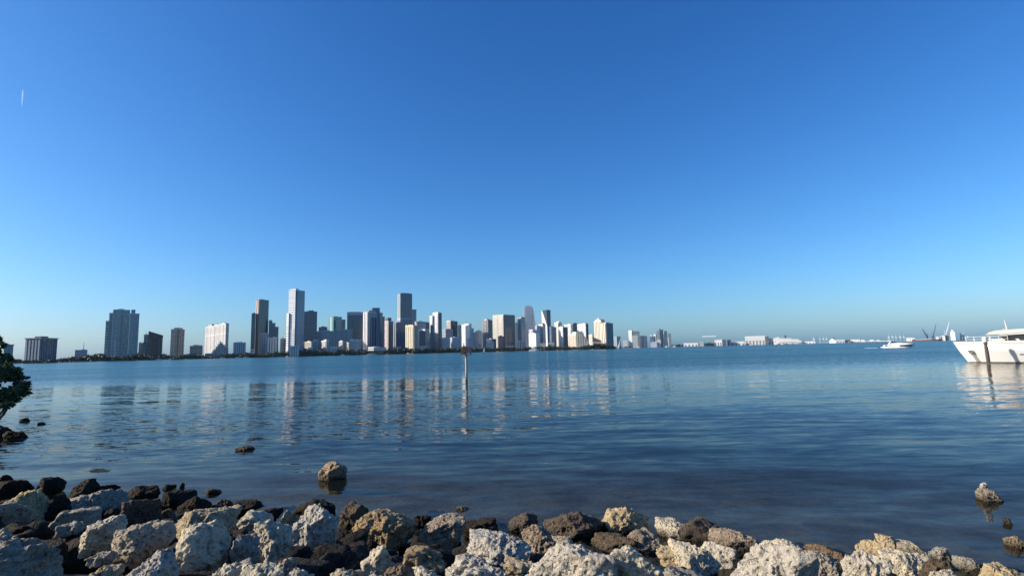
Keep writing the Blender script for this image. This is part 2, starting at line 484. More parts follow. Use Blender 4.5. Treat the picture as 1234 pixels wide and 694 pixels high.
# ---- dark green glass tower and its neighbours
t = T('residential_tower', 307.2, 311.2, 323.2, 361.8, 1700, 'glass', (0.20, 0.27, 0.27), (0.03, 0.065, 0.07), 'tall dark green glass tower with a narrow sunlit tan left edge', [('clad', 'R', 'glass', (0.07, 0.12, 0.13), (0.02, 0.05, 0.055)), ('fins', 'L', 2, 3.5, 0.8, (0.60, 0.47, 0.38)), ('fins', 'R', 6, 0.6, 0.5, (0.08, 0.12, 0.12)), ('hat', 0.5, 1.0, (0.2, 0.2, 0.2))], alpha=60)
t = T('residential_tower', 302.4, None, 307.4, 378.4, 1690, 'strip', (0.18, 0.21, 0.21), G_GREEN, 'narrow dark tower wedged to the left of the tall green glass tower', [('cap', 0.4, 1.0, 0.1, 0.9, 4.0, 'plain', (0.24, 0.26, 0.25), G_DARK)])
t = T('residential_tower', 323.4, None, 327.6, 386.8, 1720, 'glass', SLATE, G_NAVY, 'dark stepped glass tower at the right flank of the tall green tower', ())
wing(t, 327.2, None, 331.4, 389.6, 1718, 'glass', SLATE, G_NAVY); wing(t, 331.0, None, 335.2, 394.2, 1716, 'glass', SLATE, G_NAVY)
t = T('apartment_tower', 313.2, None, 324, 402, 1560, 'punched', (0.34, 0.36, 0.38), G_DARK, 'grey mid-height tower in front of the tall green glass tower', [('fins', 'R', 4, 1.6, 0.9, (0.42, 0.44, 0.46))], 'apartment tower')
t = T('apartment_tower', 321.6, None, 334, 407.4, 1520, 'strip', (0.48, 0.49, 0.49), G_DARK, 'pale striped lower tower with dark slots below the dark stepped glass tower', [('fins', 'R', 4, 3.4, 1.0, (0.56, 0.57, 0.57)), ('mr', 0.55, 0.95, 0.3, 0.7, 3.5, PALE)], 'apartment tower')
t = T('apartment_block', 337.6, None, 343.2, 408.6, 1620, 'punched', CREAM, G_DARK, 'small cream block with dark neighbour, left of the tallest white tower', (), 'apartment block')
t = T('apartment_block', 343, None, 351, 408.4, 1610, 'glass', (0.14, 0.15, 0.16), G_DARK, 'small black-glass block at the foot of the tallest white tower', (), 'apartment block')
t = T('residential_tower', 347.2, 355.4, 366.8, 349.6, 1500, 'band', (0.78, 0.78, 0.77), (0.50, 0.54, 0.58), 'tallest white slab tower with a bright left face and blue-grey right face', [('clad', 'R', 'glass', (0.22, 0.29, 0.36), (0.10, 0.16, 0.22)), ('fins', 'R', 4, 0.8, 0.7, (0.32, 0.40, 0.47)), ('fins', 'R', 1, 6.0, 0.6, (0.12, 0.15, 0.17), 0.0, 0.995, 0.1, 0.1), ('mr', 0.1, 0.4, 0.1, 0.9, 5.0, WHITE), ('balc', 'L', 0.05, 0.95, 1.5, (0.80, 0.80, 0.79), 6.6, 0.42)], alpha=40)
wing(t, 344.8, 347.4, 348.4, 378.2, 1502, 'band', (0.78, 0.77, 0.74), (0.3, 0.32, 0.34), alpha=60)
t = T('apartment_block', 349, None, 360.4, 417.4, 1430, 'strip', (0.50, 0.51, 0.52), G_GREY, 'low pale grey block at the waterfront below the tallest white tower', [('fins', 'R', 4, 2.6, 0.8, (0.58, 0.59, 0.60))], 'apartment block')
t = T('office_tower', 366.2, None, 381.8, 375.6, 1900, 'glass', (0.16, 0.18, 0.22), (0.03, 0.045, 0.07), 'dark square-topped office tower just right of the tallest white tower', [('mr', 0.3, 0.75, 0.3, 0.7, 6.0, (0.14, 0.15, 0.17)), ('fins', 'R', 8, 0.8, 0.6, (0.12, 0.14, 0.18))], 'office tower')
t = T('apartment_block', 366.8, 375, 377.4, 412.4, 1560, 'condo', CREAM, G_DARK, 'small sunlit cream block below the dark square-topped office tower', (), 'apartment block', alpha=70)
t = T('apartment_block', 376.8, None, 384, 410.4, 1600, 'strip', (0.36, 0.42, 0.50), G_BLUE, 'small blue-grey striped block right of the sunlit cream block', (), 'apartment block')
t = T('office_tower', 384, None, 394.2, 394.4, 2100, 'glass', (0.16, 0.17, 0.20), G_NAVY, 'dark glass tower with a louvred top storey, left of the teal glass tower', [('fins', 'R', 4, 0.9, 0.6, (0.24, 0.25, 0.28))], 'office tower')
t = T('apartment_tower', 381, None, 389, 399.6, 1950, 'strip', (0.38, 0.43, 0.48), G_BLUE, 'pale blue-grey striped tower half hidden left of the louvred dark tower', (), 'apartment tower')
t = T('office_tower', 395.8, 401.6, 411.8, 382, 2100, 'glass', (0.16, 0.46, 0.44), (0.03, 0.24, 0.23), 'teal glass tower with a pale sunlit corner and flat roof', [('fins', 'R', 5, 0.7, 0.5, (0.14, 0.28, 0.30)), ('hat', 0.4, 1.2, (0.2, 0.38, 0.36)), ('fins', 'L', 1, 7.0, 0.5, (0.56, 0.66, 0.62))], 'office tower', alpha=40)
wing(t, 411.6, None, 416, 385.4, 2110, 'glass', (0.20, 0.34, 0.36), (0.04, 0.13, 0.14))
t = T('apartment_tower', 387.6, None, 402, 399.2, 1880, 'glass', (0.26, 0.33, 0.38), G_BLUE, 'blue glass mid-rise with fine fins in front of the teal tower', [('fins', 'R', 7, 0.9, 0.6, (0.34, 0.42, 0.46))], 'apartment tower')
t = T('apartment_tower', 401.8, None, 425, 397.6, 1860, 'strip', (0.24, 0.34, 0.40), (0.04, 0.09, 0.12), 'wide teal-striped mid-rise block in front of the navy tower', [('fins', 'R', 10, 1.2, 1.0, (0.32, 0.44, 0.48)), ('mr', 0.35, 0.9, 0.3, 0.7, 3.5, (0.3, 0.36, 0.4))], 'apartment tower')
t = T('condominium', 387, 393.2, 396, 411, 1580, 'condo', WHITE, G_DARK, 'white low condominium with a taller right end, by the shore under the blue glass mid-rise', [('cap', 0.0, 1.0, 0.0, 0.35, 5.5, 'condo', WHITE, G_DARK), ('balc', 'L', 0.1, 0.6, 1.3, WHITE, 3.3)], 'condominium', alpha=66)
t = T('condominium', 408.2, 412.6, 414.2, 411.6, 1590, 'condo', (0.68, 0.62, 0.54), G_DARK, 'narrow cream condominium, first of the pale row under the teal-striped block', [('mr', 0.2, 0.8, 0.3, 0.7, 3.5, WHITE)], 'condominium', alpha=66)
t = T('condominium', 414.4, 420, 421.8, 413.4, 1585, 'punched', (0.70, 0.64, 0.56), G_DARK, 'short cream condominium in the middle of the pale shoreline row', [('balc', 'L', 0.1, 0.5, 1.2, WHITE, 3.3)], 'condominium', alpha=66)
t = T('condominium', 421.6, None, 434.8, 410, 1600, 'punched', (0.60, 0.58, 0.57), G_GREY, 'wide pale grey condominium at the right end of the pale shoreline row', [('mr', 0.1, 0.4, 0.3, 0.7, 4.0, WHITE)], 'condominium')
t = T('office_tower', 418.2, None, 438, 376.4, 2050, 'glass', (0.12, 0.12, 0.17), (0.025, 0.03, 0.055), 'dark navy slab tower outlined by a pale frame, left of the striped blue tower', [('fins', 'R', 2, 2.4, 0.9, (0.42, 0.42, 0.47), 0.0, 0.999, 0.012, 0.988), ('belt', 0.945, 0.998, (0.40, 0.40, 0.46)), ('mr', 0.1, 0.8, 0.2, 0.8, 3.0)], 'office tower')
# striped blue tower with rounded crown
t = T('residential_tower', 437.4, 443, 461.4, 376.2, 1750, 'strip', (0.56, 0.55, 0.55), G_BLUE, 'large blue glass tower with white vertical stripes and a dark rounded crown', [('clad', 'R', 'glass', (0.07, 0.13, 0.19), (0.03, 0.07, 0.12)), ('fins', 'R', 6, 1.5, 0.9, (0.40, 0.50, 0.58)), ('fins', 'L', 3, 3.2, 1.0, (0.76, 0.75, 0.72)), ('cap', 0.12, 0.85, 0.1, 0.9, 7.5, 'glass', (0.18, 0.22, 0.26), G_DARK), ('mast', 0.45, 0.5, 16)], alpha=52)
wing(t, 448.5, None, 457.5, 371.4, 1775, 'band', (0.20, 0.23, 0.26), G_DARK, 'crown', depth=18)
wing(t, 461.0, None, 463.4, 382, 1760, 'strip', (0.20, 0.27, 0.33), G_BLUE, depth=30)
t = T('podium_block', 443.5, 450.4, 458.6, 418.6, 1570, 'band', (0.66, 0.66, 0.64), G_DARK, 'low white waterfront podium at the foot of the striped blue tower', [('cap', 0.5, 0.85, 0.2, 0.7, 2.6, 'plain', PALE, G_DARK)], 'building', alpha=50)
t = T('residential_tower', 462.4, 468, 474, 387.2, 1850, 'condo', (0.62, 0.58, 0.54), G_DARK, 'beige tower with a dark box on its roof, right of the striped blue tower', [('clad', 'R', 'condo', (0.20, 0.21, 0.23), (0.04, 0.05, 0.07)), ('cap', 0.0, 0.75, 0.15, 0.75, 13.0, 'plain', (0.12, 0.12, 0.13), G_DARK), ('fins', 'R', 3, 1.2, 0.8, (0.22, 0.23, 0.25)), ('balc', 'L', 0.1, 0.55, 1.4, (0.68, 0.65, 0.60), 6.6)], alpha=48)
t = T('residential_tower', 473.6, 477.6, 490.4, 389.4, 1820, 'strip', (0.14, 0.16, 0.19), G_NAVY, 'dark blue-black block below the tallest dark slab tower', [('fins', 'R', 5, 0.9, 0.7, (0.20, 0.24, 0.28)), ('fins', 'L', 2, 2.0, 0.6, (0.5, 0.5, 0.5)), ('cap', 0.1, 0.5, 0.1, 0.9, 5, 'plain', (0.3, 0.3, 0.31), G_DARK)], alpha=58)
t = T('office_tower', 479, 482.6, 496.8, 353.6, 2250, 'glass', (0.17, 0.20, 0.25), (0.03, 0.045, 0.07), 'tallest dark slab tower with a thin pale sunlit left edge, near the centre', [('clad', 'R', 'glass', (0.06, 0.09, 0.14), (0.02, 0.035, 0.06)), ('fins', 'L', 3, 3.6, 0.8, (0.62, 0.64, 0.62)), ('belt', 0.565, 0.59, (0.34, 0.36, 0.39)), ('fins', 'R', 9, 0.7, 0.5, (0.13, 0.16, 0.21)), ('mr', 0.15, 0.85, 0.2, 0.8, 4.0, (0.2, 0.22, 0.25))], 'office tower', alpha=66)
t = T('office_tower', 496.4, None, 501.8, 373.8, 2400, 'glass', (0.30, 0.36, 0.42), G_BLUE, 'pale blue slim tower with a flat oversailing roof behind the tallest dark slab', [('hat', 1.8, 1.6, (0.2, 0.22, 0.26)), ('fins', 'R', 3, 0.9, 0.5, (0.4, 0.46, 0.5))], 'office tower')
# cream tower with bowed front
t = T('condominium', 488.6, 498.4, 503.8, 393, 1640, 'strip', (0.68, 0.60, 0.44), (0.16, 0.13, 0.10), 'cream gold condominium tower with bowed bays and a scalloped roof', [('fins', 'L', 4, 4.2, 1.8, (0.72, 0.65, 0.49)), ('balc', 'L', 0.02, 0.2, 1.5, (0.74, 0.66, 0.5), 6.6), ('fins', 'R', 3, 2.4, 1.4, (0.52, 0.45, 0.34)), ('mr', 0.2, 0.8, 0.2, 0.35, 5.0, (0.6, 0.52, 0.4)), ('mr', 0.2, 0.8, 0.6, 0.8, 6.0, (0.5, 0.42, 0.32))], 'condominium', alpha=58)
mb = MB()
for i in range(4):
    f = (i + 0.5) / 4 * t.la
    mb.box(-1.2, 2.5, f - 3.4, f + 3.4, t.H + 1.7, t.H + 4.2 + (i % 2) * 1.2, t.fr)
mb.build('scalloped_crown', simple('crown_cream', (0.74, 0.64, 0.44), 0.7), t.root)
t = T('office_tower', 499.8, 504.4, 513.2, 387.6, 2300, 'band', (0.46, 0.48, 0.50), G_GREY, 'grey banded tower behind the cream gold condominium', (), 'office tower', alpha=50)
t = T('condominium', 503.8, 512.4, 517.8, 397.2, 1780, 'condo', (0.76, 0.75, 0.73), G_DARK, 'white condominium with a long sunlit face, right of the cream gold tower', [('fins', 'L', 4, 2.0, 0.9, (0.78, 0.77, 0.75)), ('mr', 0.1, 0.6, 0.4, 0.7, 4, WHITE)], 'condominium', alpha=58)
t = T('apartment_tower', 505.2, None, 512.4, 399.4, 1720, 'glass', (0.11, 0.12, 0.15), G_NAVY, 'dark narrow tower standing against the white condominium beside the cream tower', (), 'apartment tower')
t = T('office_tower', 511.8, None, 518, 389, 2350, 'strip', (0.30, 0.27, 0.25), G_DARK, 'brownish narrow tower seen behind the white condominium', (), 'office tower')
# white tower with dark right side
t = T('residential_tower', 521.4, 528, 532.4, 377, 1800, 'condo', (0.74, 0.73, 0.71), (0.22, 0.24, 0.26), 'tall white slender tower with a shaded dark right flank, right of the cream gold tower', [('clad', 'R', 'glass', (0.10, 0.12, 0.15), (0.03, 0.04, 0.06)), ('fins', 'R', 2, 4.5, 0.6, (0.10, 0.12, 0.14)), ('balc', 'L', 0.05, 0.4, 1.5, (0.78, 0.77, 0.75), 6.6)], alpha=52)
wing(t, 517.8, 521.0, 522.4, 381, 1812, 'condo', (0.76, 0.75, 0.73), (0.3, 0.32, 0.34), alpha=60)
t = T('apartment_tower', 518.6, None, 522.2, 392.6, 1760, 'glass', (0.11, 0.12, 0.16), G_NAVY, 'black narrow tower standing against the left foot of the tall white slender tower', (), 'apartment tower')
t = T('apartment_block', 523.2, None, 527.2, 411.5, 1700, 'plain', (0.30, 0.19, 0.16), G_DARK, 'small red-brown block at the foot of the tall white slender tower', (), 'apartment block')
t = T('office_tower', 538, 543.2, 551.6, 387.2, 2200, 'strip', (0.52, 0.47, 0.46), G_DARK, 'brown-black tower with a white cap and a pinkish sunlit left face', [('clad', 'R', 'strip', (0.08, 0.08, 0.10), (0.02, 0.02, 0.03)), ('cap', 0.0, 0.5, 0.1, 0.9, 4.0, 'plain', WHITE, G_GREY), ('fins', 'R', 7, 1.5, 0.6, (0.09, 0.09, 0.11))], 'office tower', alpha=50)
t = T('apartment_tower', 533.4, 537, 546, 397.2, 1980, 'band', (0.40, 0.43, 0.47), G_GREY, 'grey banded tower in front of the brown-black tower', (), 'apartment tower', alpha=52)
t = T('apartment_block', 532.2, None, 541.4, 407.6, 1760, 'punched', (0.40, 0.45, 0.54), G_GREY, 'low blue-grey block left of the channel marker, first of two alike', [('mr', 0.2, 0.5, 0.3, 0.7, 2.5, GREY)], 'apartment block')
t = T('apartment_block', 542.4, 545, 556.4, 407, 1740, 'punched', (0.43, 0.48, 0.56), G_GREY, 'low blue-grey block with a sunlit left edge, next to the channel marker', (), 'apartment block', alpha=60)
t = T('office_tower', 552, None, 557.4, 392.4, 2200, 'condo', (0.48, 0.45, 0.41), G_GREY, 'beige-grey tower behind the brilliant white tower with a stepped right shoulder', (), 'office tower')
t = T('residential_tower', 556.2, 565.6, 568.4, 391, 1820, 'condo', (0.80, 0.79, 0.76), (0.5, 0.5, 0.5), 'brilliant white tower with a stepped right shoulder behind the channel marker', [('mast', 0.4, 0.5, 14.0), ('cap', 0.2, 1.0, 0.0, 0.3, 3.0, 'plain', (0.2, 0.2, 0.22), G_DARK)], alpha=62)
wing(t, 568.0, None, 571.0, 396, 1822, 'punched', (0.56, 0.54, 0.52), G_DARK); wing(t, 570.6, None, 573.6, 401, 1820, 'punched', (0.50, 0.50, 0.50), G_DARK)
t = T('apartment_block', 563.6, None, 570.6, 408, 1700, 'punched', (0.36, 0.40, 0.46), G_GREY, 'grey-blue block right of the channel marker, before the brilliant white tower', (), 'apartment block')
t = T('residential_tower', 572.8, 576.4, 580.8, 399, 2300, 'strip', (0.56, 0.57, 0.52), G_GREY, 'slim pale olive-grey tower between the white tower and the dark striped one', (), alpha=45)
t = T('office_tower', 581.2, 588.4, 593.6, 386, 1850, 'strip', (0.34, 0.31, 0.31), G_DARK, 'dark grey tower with pale vertical ribs, left of the big cream-and-black slab', [('clad', 'R', 'glass', (0.08, 0.09, 0.11), (0.02, 0.03, 0.04)), ('fins', 'L', 5, 1.3, 0.8, (0.50, 0.47, 0.45)), ('mr', 0.0, 0.7, 0.2, 0.6, 5.0, (0.62, 0.60, 0.58)), ('fins', 'R', 4, 1.2, 0.5, (0.15, 0.16, 0.18))], 'office tower', alpha=50)
t = T('office_block', 586, 593, 598, 409, 1740, 'glass', (0.12, 0.14, 0.18), G_NAVY, 'dark stepped lower block at the foot of the ribbed grey tower', (), 'office block', alpha=50)
t = T('apartment_block', 587, None, 595, 412.4, 1690, 'punched', (0.32, 0.36, 0.44), G_GREY, 'small blue-grey block in front of the dark stepped lower block', (), 'apartment block')
t = T('office_tower', 593.8, 607.2, 621, 379.4, 1900, 'punched', (0.60, 0.57, 0.50), (0.14, 0.14, 0.13), 'big slab tower, left half sunlit cream and right half near black in shade', [('clad', 'R', 'glass', (0.06, 0.08, 0.11), (0.02, 0.03, 0.045)), ('balc', 'L', 0.08, 0.34, 1.2, (0.68, 0.64, 0.56), 6.6), ('balc', 'L', 0.55, 0.9, 1.2, (0.68, 0.64, 0.56), 6.6), ('fins', 'R', 9, 1.6, 0.6, (0.07, 0.08, 0.10)), ('fins', 'R', 1, 5.5, 0.7, (0.10, 0.12, 0.15), 0.0, 1.0, 0.02, 0.02), ('mr', 0.3, 0.8, 0.3, 0.7, 2.5)], 'office tower', alpha=44)
t = T('apartment_block', 600.2, 601, 607.6, 405.6, 1790, 'glass', (0.10, 0.11, 0.14), G_NAVY, 'near-black low block against the corner of the big cream-and-black slab', (), 'apartment block', alpha=60)
t = T('apartment_tower', 621.2, None, 624.6, 389.4, 2200, 'strip', (0.38, 0.42, 0.46), G_GREY, 'thin grey tower squeezed right of the big cream-and-black slab', (), 'apartment tower')
t = T('apartment_tower', 624, 628.6, 633.4, 383, 1950, 'strip', (0.54, 0.54, 0.50), (0.13, 0.14, 0.13), 'ribbed grey tower with a dark flat roof, left of the sail-shaped tower', [('fins', 'L', 4, 1.6, 0.9, (0.60, 0.59, 0.56)), ('hat', 0.9, 1.0, (0.12, 0.12, 0.14))], 'apartment tower', alpha=50)
t = T('apartment_block', 624.6, None, 633, 411.6, 1780, 'strip', (0.26, 0.28, 0.36), G_NAVY, 'small dark blue block below the ribbed grey tower', [('fins', 'R', 3, 1.4, 0.8, (0.4, 0.42, 0.48))], 'apartment block')
# sail-shaped tower: right edge sweeps outward towards the ground
C, X, Yv, az = frame_at(632.4, 368.5, 2050, 90)
k = 2050 / F * math.cos(az) / math.cos(R(PITCH))
root = empty('office_tower', C, 'pale grey sail-shaped tower with a curved right edge and rounded top', 'office tower')
H = at(637, 368.3, 2050).z - BASE
prof = [(0.0, 0.0), (15.8, 0.0), (15.2, 0.18), (14.4, 0.36), (13.4, 0.55), (12.3, 0.72), (11.2, 0.87), (10.2, 0.955), (8.8, 0.99), (5.0, 1.0), (2.2, 1.0), (0.6, 0.96), (-0.1, 0.9)]
# the same outline twice, 26 m apart, and walls between: a thick slab
fr0 = (Vector((0, 0, 0)), X, Yv)
mb = MB(); D = 26.0
P = lambda a, h, d: X * (a * k) + Yv * d + Vector((0, 0, h * H))
mb.face([P(a, h, 0) for a, h in prof], [(a * k, h * H) for a, h in prof])
mb.face([P(a, h, D) for a, h in prof[::-1]], [(a * k, h * H) for a, h in prof[::-1]])
for (a0, h0), (a1, h1) in zip(prof, prof[1:] + prof[:1]):
    mb.face([P(a0, h0, 0), P(a0, h0, D), P(a1, h1, D), P(a1, h1, 0)], [(0, h0 * H), (D, h0 * H), (D, h1 * H), (0, h1 * H)])
mb.build('facade', facade('band', (0.58, 0.60, 0.61), (0.40, 0.42, 0.44)), root)
mb = MB()
for i in range(1, 5): mb.box(i * 2.2 * k - 0.4, i * 2.2 * k + 0.4, -0.6, 0.2, 0, H * 0.94, fr0)
mb.build('piers', simple('pier_sail', (0.56, 0.58, 0.60), 0.6), root)
MB().box(-1.2 * k, 0.4 * k, 3, 12, H * 0.80, H * 0.915, fr0).build('roof_frame', simple('sail_frame', (0.62, 0.66, 0.66), 0.5), root)
MB().box(-0.2 * k, 0.9 * k, -0.5, 14, 0, H * 0.62, fr0).build('edge_slab', simple('sail_edge', (0.66, 0.66, 0.63), 0.6), root)
# white stepped condominium
t = T('condominium', 637.4, 646, 650, 402.6, 1650, 'condo', (0.80, 0.79, 0.76), (0.45, 0.45, 0.45), 'white stepped waterfront condominium with a round red-capped turret', [('fins', 'L', 1, 4.0, 0.6, (0.8, 0.79, 0.77))], 'condominium', alpha=50)
wing(t, 637.8, 642, 650.2, 397.6, 1675, 'condo', (0.74, 0.74, 0.75), G_GREY, alpha=40); wing(t, 645.5, 647, 652, 393, 1690, 'condo', (0.66, 0.67, 0.70), G_GREY, alpha=45)
wing(t, 649.4, 654.4, 657.8, 391, 1700, 'condo', (0.72, 0.72, 0.73), G_GREY, alpha=45, extras=[('cap', 0.1, 0.9, 0.15, 0.85, 5.0, 'plain', (0.22, 0.08, 0.07), G_DARK)])
# wedge tower: flat front with a long slanting cut
C, X, Yv, az = frame_at(659.6, 373, 2300, 62)
root = empty('office_tower', C, 'wedge tower, pale sunlit left face cut by a long slanting dark edge', 'office tower')
H = at(658, 373.4, 2300).z - BASE
k = 2300 / F * math.cos(az) / math.cos(R(PITCH))
la = 6.2 * k / math.cos(R(62)); lb = 4.4 * k / math.sin(R(62))
fr0 = (Vector((0, 0, 0)), X, Yv)
MB().prism([(0, 0), (lb, 0), (lb, la), (0, la)], 0, [H, H, H, H], fr0).build('facade', facade('strip', (0.42, 0.40, 0.38), G_DARK), root)
mb = MB()
q = lambda y, z: X * -0.7 + Yv * y + Vector((0, 0, z))
pl = [(0.0, 0.0), (la + 0.2, 0.0), (la + 0.2, H + 0.5), (la * 0.92, H + 0.5), (0.0, H * 0.60)]
mb.face([q(y, z) for y, z in pl[::-1]]); 
for (y0, z0), (y1, z1) in zip(pl, pl[1:] + pl[:1]):
    mb.face([q(y0, z0), q(y1, z1), q(y1, z1) + X * 0.69, q(y0, z0) + X * 0.69])
mb.build('slanted_cladding', simple('wedge_cladding', (0.66, 0.60, 0.52), 0.6), root)
mb = MB()
q2 = lambda y, z: X * -0.72 + Yv * y + Vector((0, 0, z))
mb.face([q2(0.0, H * 0.605), q2(0.0, H + 0.4), q2(la * 0.915, H + 0.4)][::1]); mb.build('dark_glazing', simple('wedge_glass', (0.03, 0.035, 0.05), 0.1), root)
mb = MB()
for i in range(4): mb.box(lb * (i + .5) / 4 - 1, lb * (i + .5) / 4 + 1, -0.6, 0.2, 0, H - 1, fr0)
mb.build('piers', simple('pier_wedge', (0.14, 0.15, 0.18), 0.6), root)

t = T('apartment_tower', 662.6, 664.2, 670.6, 394.6, 1800, 'strip', (0.34, 0.36, 0.40), G_NAVY, 'dark slatted tower with white vertical lines, right of the wedge tower', [('fins', 'R', 5, 1.3, 0.9, (0.46, 0.48, 0.52)), ('mr', 0.1, 0.5, 0.3, 0.7, 4, (0.15, 0.13, 0.13))], 'apartment tower', alpha=60)
t = T('condominium', 668.6, 673.2, 677.4, 389, 1850, 'condo', (0.72, 0.70, 0.58), G_GREY, 'cream condominium with a rounded white crown, between the slatted tower and the white slab', [('dome', 0.7, 9.0, 7.0, (0.76, 0.75, 0.70)), ('fins', 'L', 3, 2.4, 0.9, (0.74, 0.71, 0.6))], 'condominium', alpha=48)
t = T('condominium', 673.6, 678.6, 684.4, 394.4, 1700, 'condo', (0.76, 0.73, 0.66), (0.4, 0.4, 0.38), 'slab condominium, cream lit left and dark shaded right, standing forward at the shore', [('clad', 'R', 'condo', (0.16, 0.18, 0.20), (0.04, 0.05, 0.06)), ('fins', 'R', 6, 2.2, 0.7, (0.16, 0.17, 0.18)), ('mr', 0.0, 0.3, 0.3, 0.7, 4, WHITE)], 'condominium', alpha=44)
t = T('condominium', 680.2, 688.4, 690.6, 391.2, 1900, 'condo', (0.78, 0.77, 0.74), G_GREY, 'white condominium behind the slab with a shaded right side, with pale lit balconies', [('fins', 'L', 3, 3.2, 0.9, (0.80, 0.79, 0.76)), ('mr', 0.1, 0.8, 0.2, 0.5, 3, WHITE)], 'condominium', alpha=60)
t = T('office_tower', 689.2, 691, 697.6, 390.4, 1960, 'glass', (0.20, 0.23, 0.27), G_NAVY, 'dark blue-grey tower with a notched top between two white condominiums', [('cap', 0.2, 0.8, 0.2, 0.8, 4.0, 'plain', (0.2, 0.22, 0.25), G_DARK), ('fins', 'R', 4, 0.9, 0.6, (0.28, 0.32, 0.36))], 'office tower', alpha=55)
t = T('condominium', 695.8, 706.2, 709.4, 390.4, 1850, 'condo', (0.76, 0.75, 0.72), (0.28, 0.30, 0.32), 'white condominium with a dark shaded right side, left of the domed twin towers', [('clad', 'R', 'condo', (0.15, 0.17, 0.19), (0.04, 0.05, 0.06)), ('fins', 'L', 4, 2.4, 0.9, (0.80, 0.79, 0.76)), ('fins', 'R', 3, 2.0, 0.6, (0.15, 0.16, 0.18)), ('mr', 0.0, 0.8, 0.1, 0.3, 4, WHITE)], 'condominium', alpha=58)
# cream block with a terraced slope
t = T('condominium', 684.4, 694.4, 696.4, 403.4, 1640, 'condo', (0.66, 0.59, 0.49), (0.26, 0.23, 0.2), 'cream and peach waterfront block with a curved terraced roof falling to the right', [('fins', 'L', 4, 2.6, 0.9, (0.74, 0.64, 0.52)), ('cap', 0.0, 1.0, 0.0, 0.45, 9.0, 'plain', (0.76, 0.74, 0.70), G_GREY)], 'condominium', alpha=62)
C, X, Yv, az = frame_at(695.6, 399, 1640, 90)
k = 1640 / F * math.cos(az) / math.cos(R(PITCH))
off = C - t.root.location
hs = [at(695.6 + i * 1.4, y, 1640).z - BASE for i, y in enumerate((398.2, 398.9, 399.8, 401.0, 402.3, 403.8, 405.4, 407.0, 408.8, 410.8))]
mb = MB(); sl_ = MB(); tr = MB()
for i, h in enumerate(hs):
    mb.box(i * 1.4 * k, (i + 1) * 1.4 * k - 0.02, 0.01 * i, 20, 0, h, (off, X, Yv))
    tr.box(i * 1.4 * k, (i + 1) * 1.4 * k - 0.02, -0.9, -0.02, max(0.2, h - 5), h + 0.8, (off, X, Yv))
    if i % 2 == 0: sl_.box(i * 1.4 * k + 0.2, i * 1.4 * k + 1.6, -1.6, -0.95, 0, max(1.0, h - 5.2), (off, X, Yv))
mb.build('terraced_wing', facade('condo', (0.66, 0.62, 0.50), (0.12, 0.12, 0.12)), t.root)
tr.build('terrace_edge', simple('terrace_edge', (0.34, 0.33, 0.30), 0.7), t.root)
sl_.build('piers', simple('terrace_pier', (0.78, 0.74, 0.62), 0.7), t.root)
t = T('condominium', 709.6, 714, 716, 404, 1780, 'condo', (0.74, 0.70, 0.60), G_GREY, 'small cream block with paired lit bays, left of the pink sloping block', [('fins', 'L', 2, 2.4, 0.9, (0.78, 0.75, 0.66))], 'condominium', alpha=60)
root, fr, lb, hl, hr = sloped('condominium', 714.4, 724.6, 406.4, 411.0, 1700, 'condo', (0.56, 0.38, 0.30), (0.25, 0.2, 0.18), 'low pinkish block with a dark roof sloping down to the right', 18, 'condominium')
MB().prism([(-0.4, -0.8), (lb + 0.4, -0.8), (lb + 0.4, 18.4), (-0.4, 18.4)], hr - 0.5, [hl + 1.6, hr + 1.6, hr + 1.6, hl + 1.6], fr).build('roof', simple('roof_dark_brown', (0.13, 0.11, 0.10), 0.8), root)
mb = MB()
for i in range(4): mb.box(lb * (i + .3) / 4, lb * (i + .7) / 4, -0.5, 0.1, 0, hr - 1, fr)
mb.build('piers', simple('pier_pink', (0.66, 0.48, 0.40), 0.7), root)
# domed twin towers
t = T('condominium', 716.4, 725, 730, 387, 1750, 'condo', (0.68, 0.63, 0.52), (0.22, 0.20, 0.17), 'massive cream twin condominium with bowed bays and a small dome, rightmost of the tall skyline', [('fins', 'L', 5, 3.6, 1.9, (0.70, 0.65, 0.54)), ('fins', 'R', 3, 2.4, 1.4, (0.62, 0.52, 0.42)), ('cap', 0.0, 0.9, 0.1, 0.8, 6.0, 'plain', (0.70, 0.64, 0.5), G_GREY), ('dome', 0.3, 7.0, 12.0, (0.74, 0.69, 0.58))], 'condominium', alpha=50)
wing(t, 724.6, 730.5, 739.2, 389.6, 1720, 'condo', (0.62, 0.54, 0.44), (0.16, 0.15, 0.14), alpha=42, extras=[('fins', 'L', 3, 3.4, 1.6, (0.74, 0.66, 0.54)), ('fins', 'R', 5, 2.6, 1.4, (0.30, 0.29, 0.29)), ('mr', 0.2, 0.7, 0.2, 0.7, 4.0, (0.5, 0.44, 0.36))])

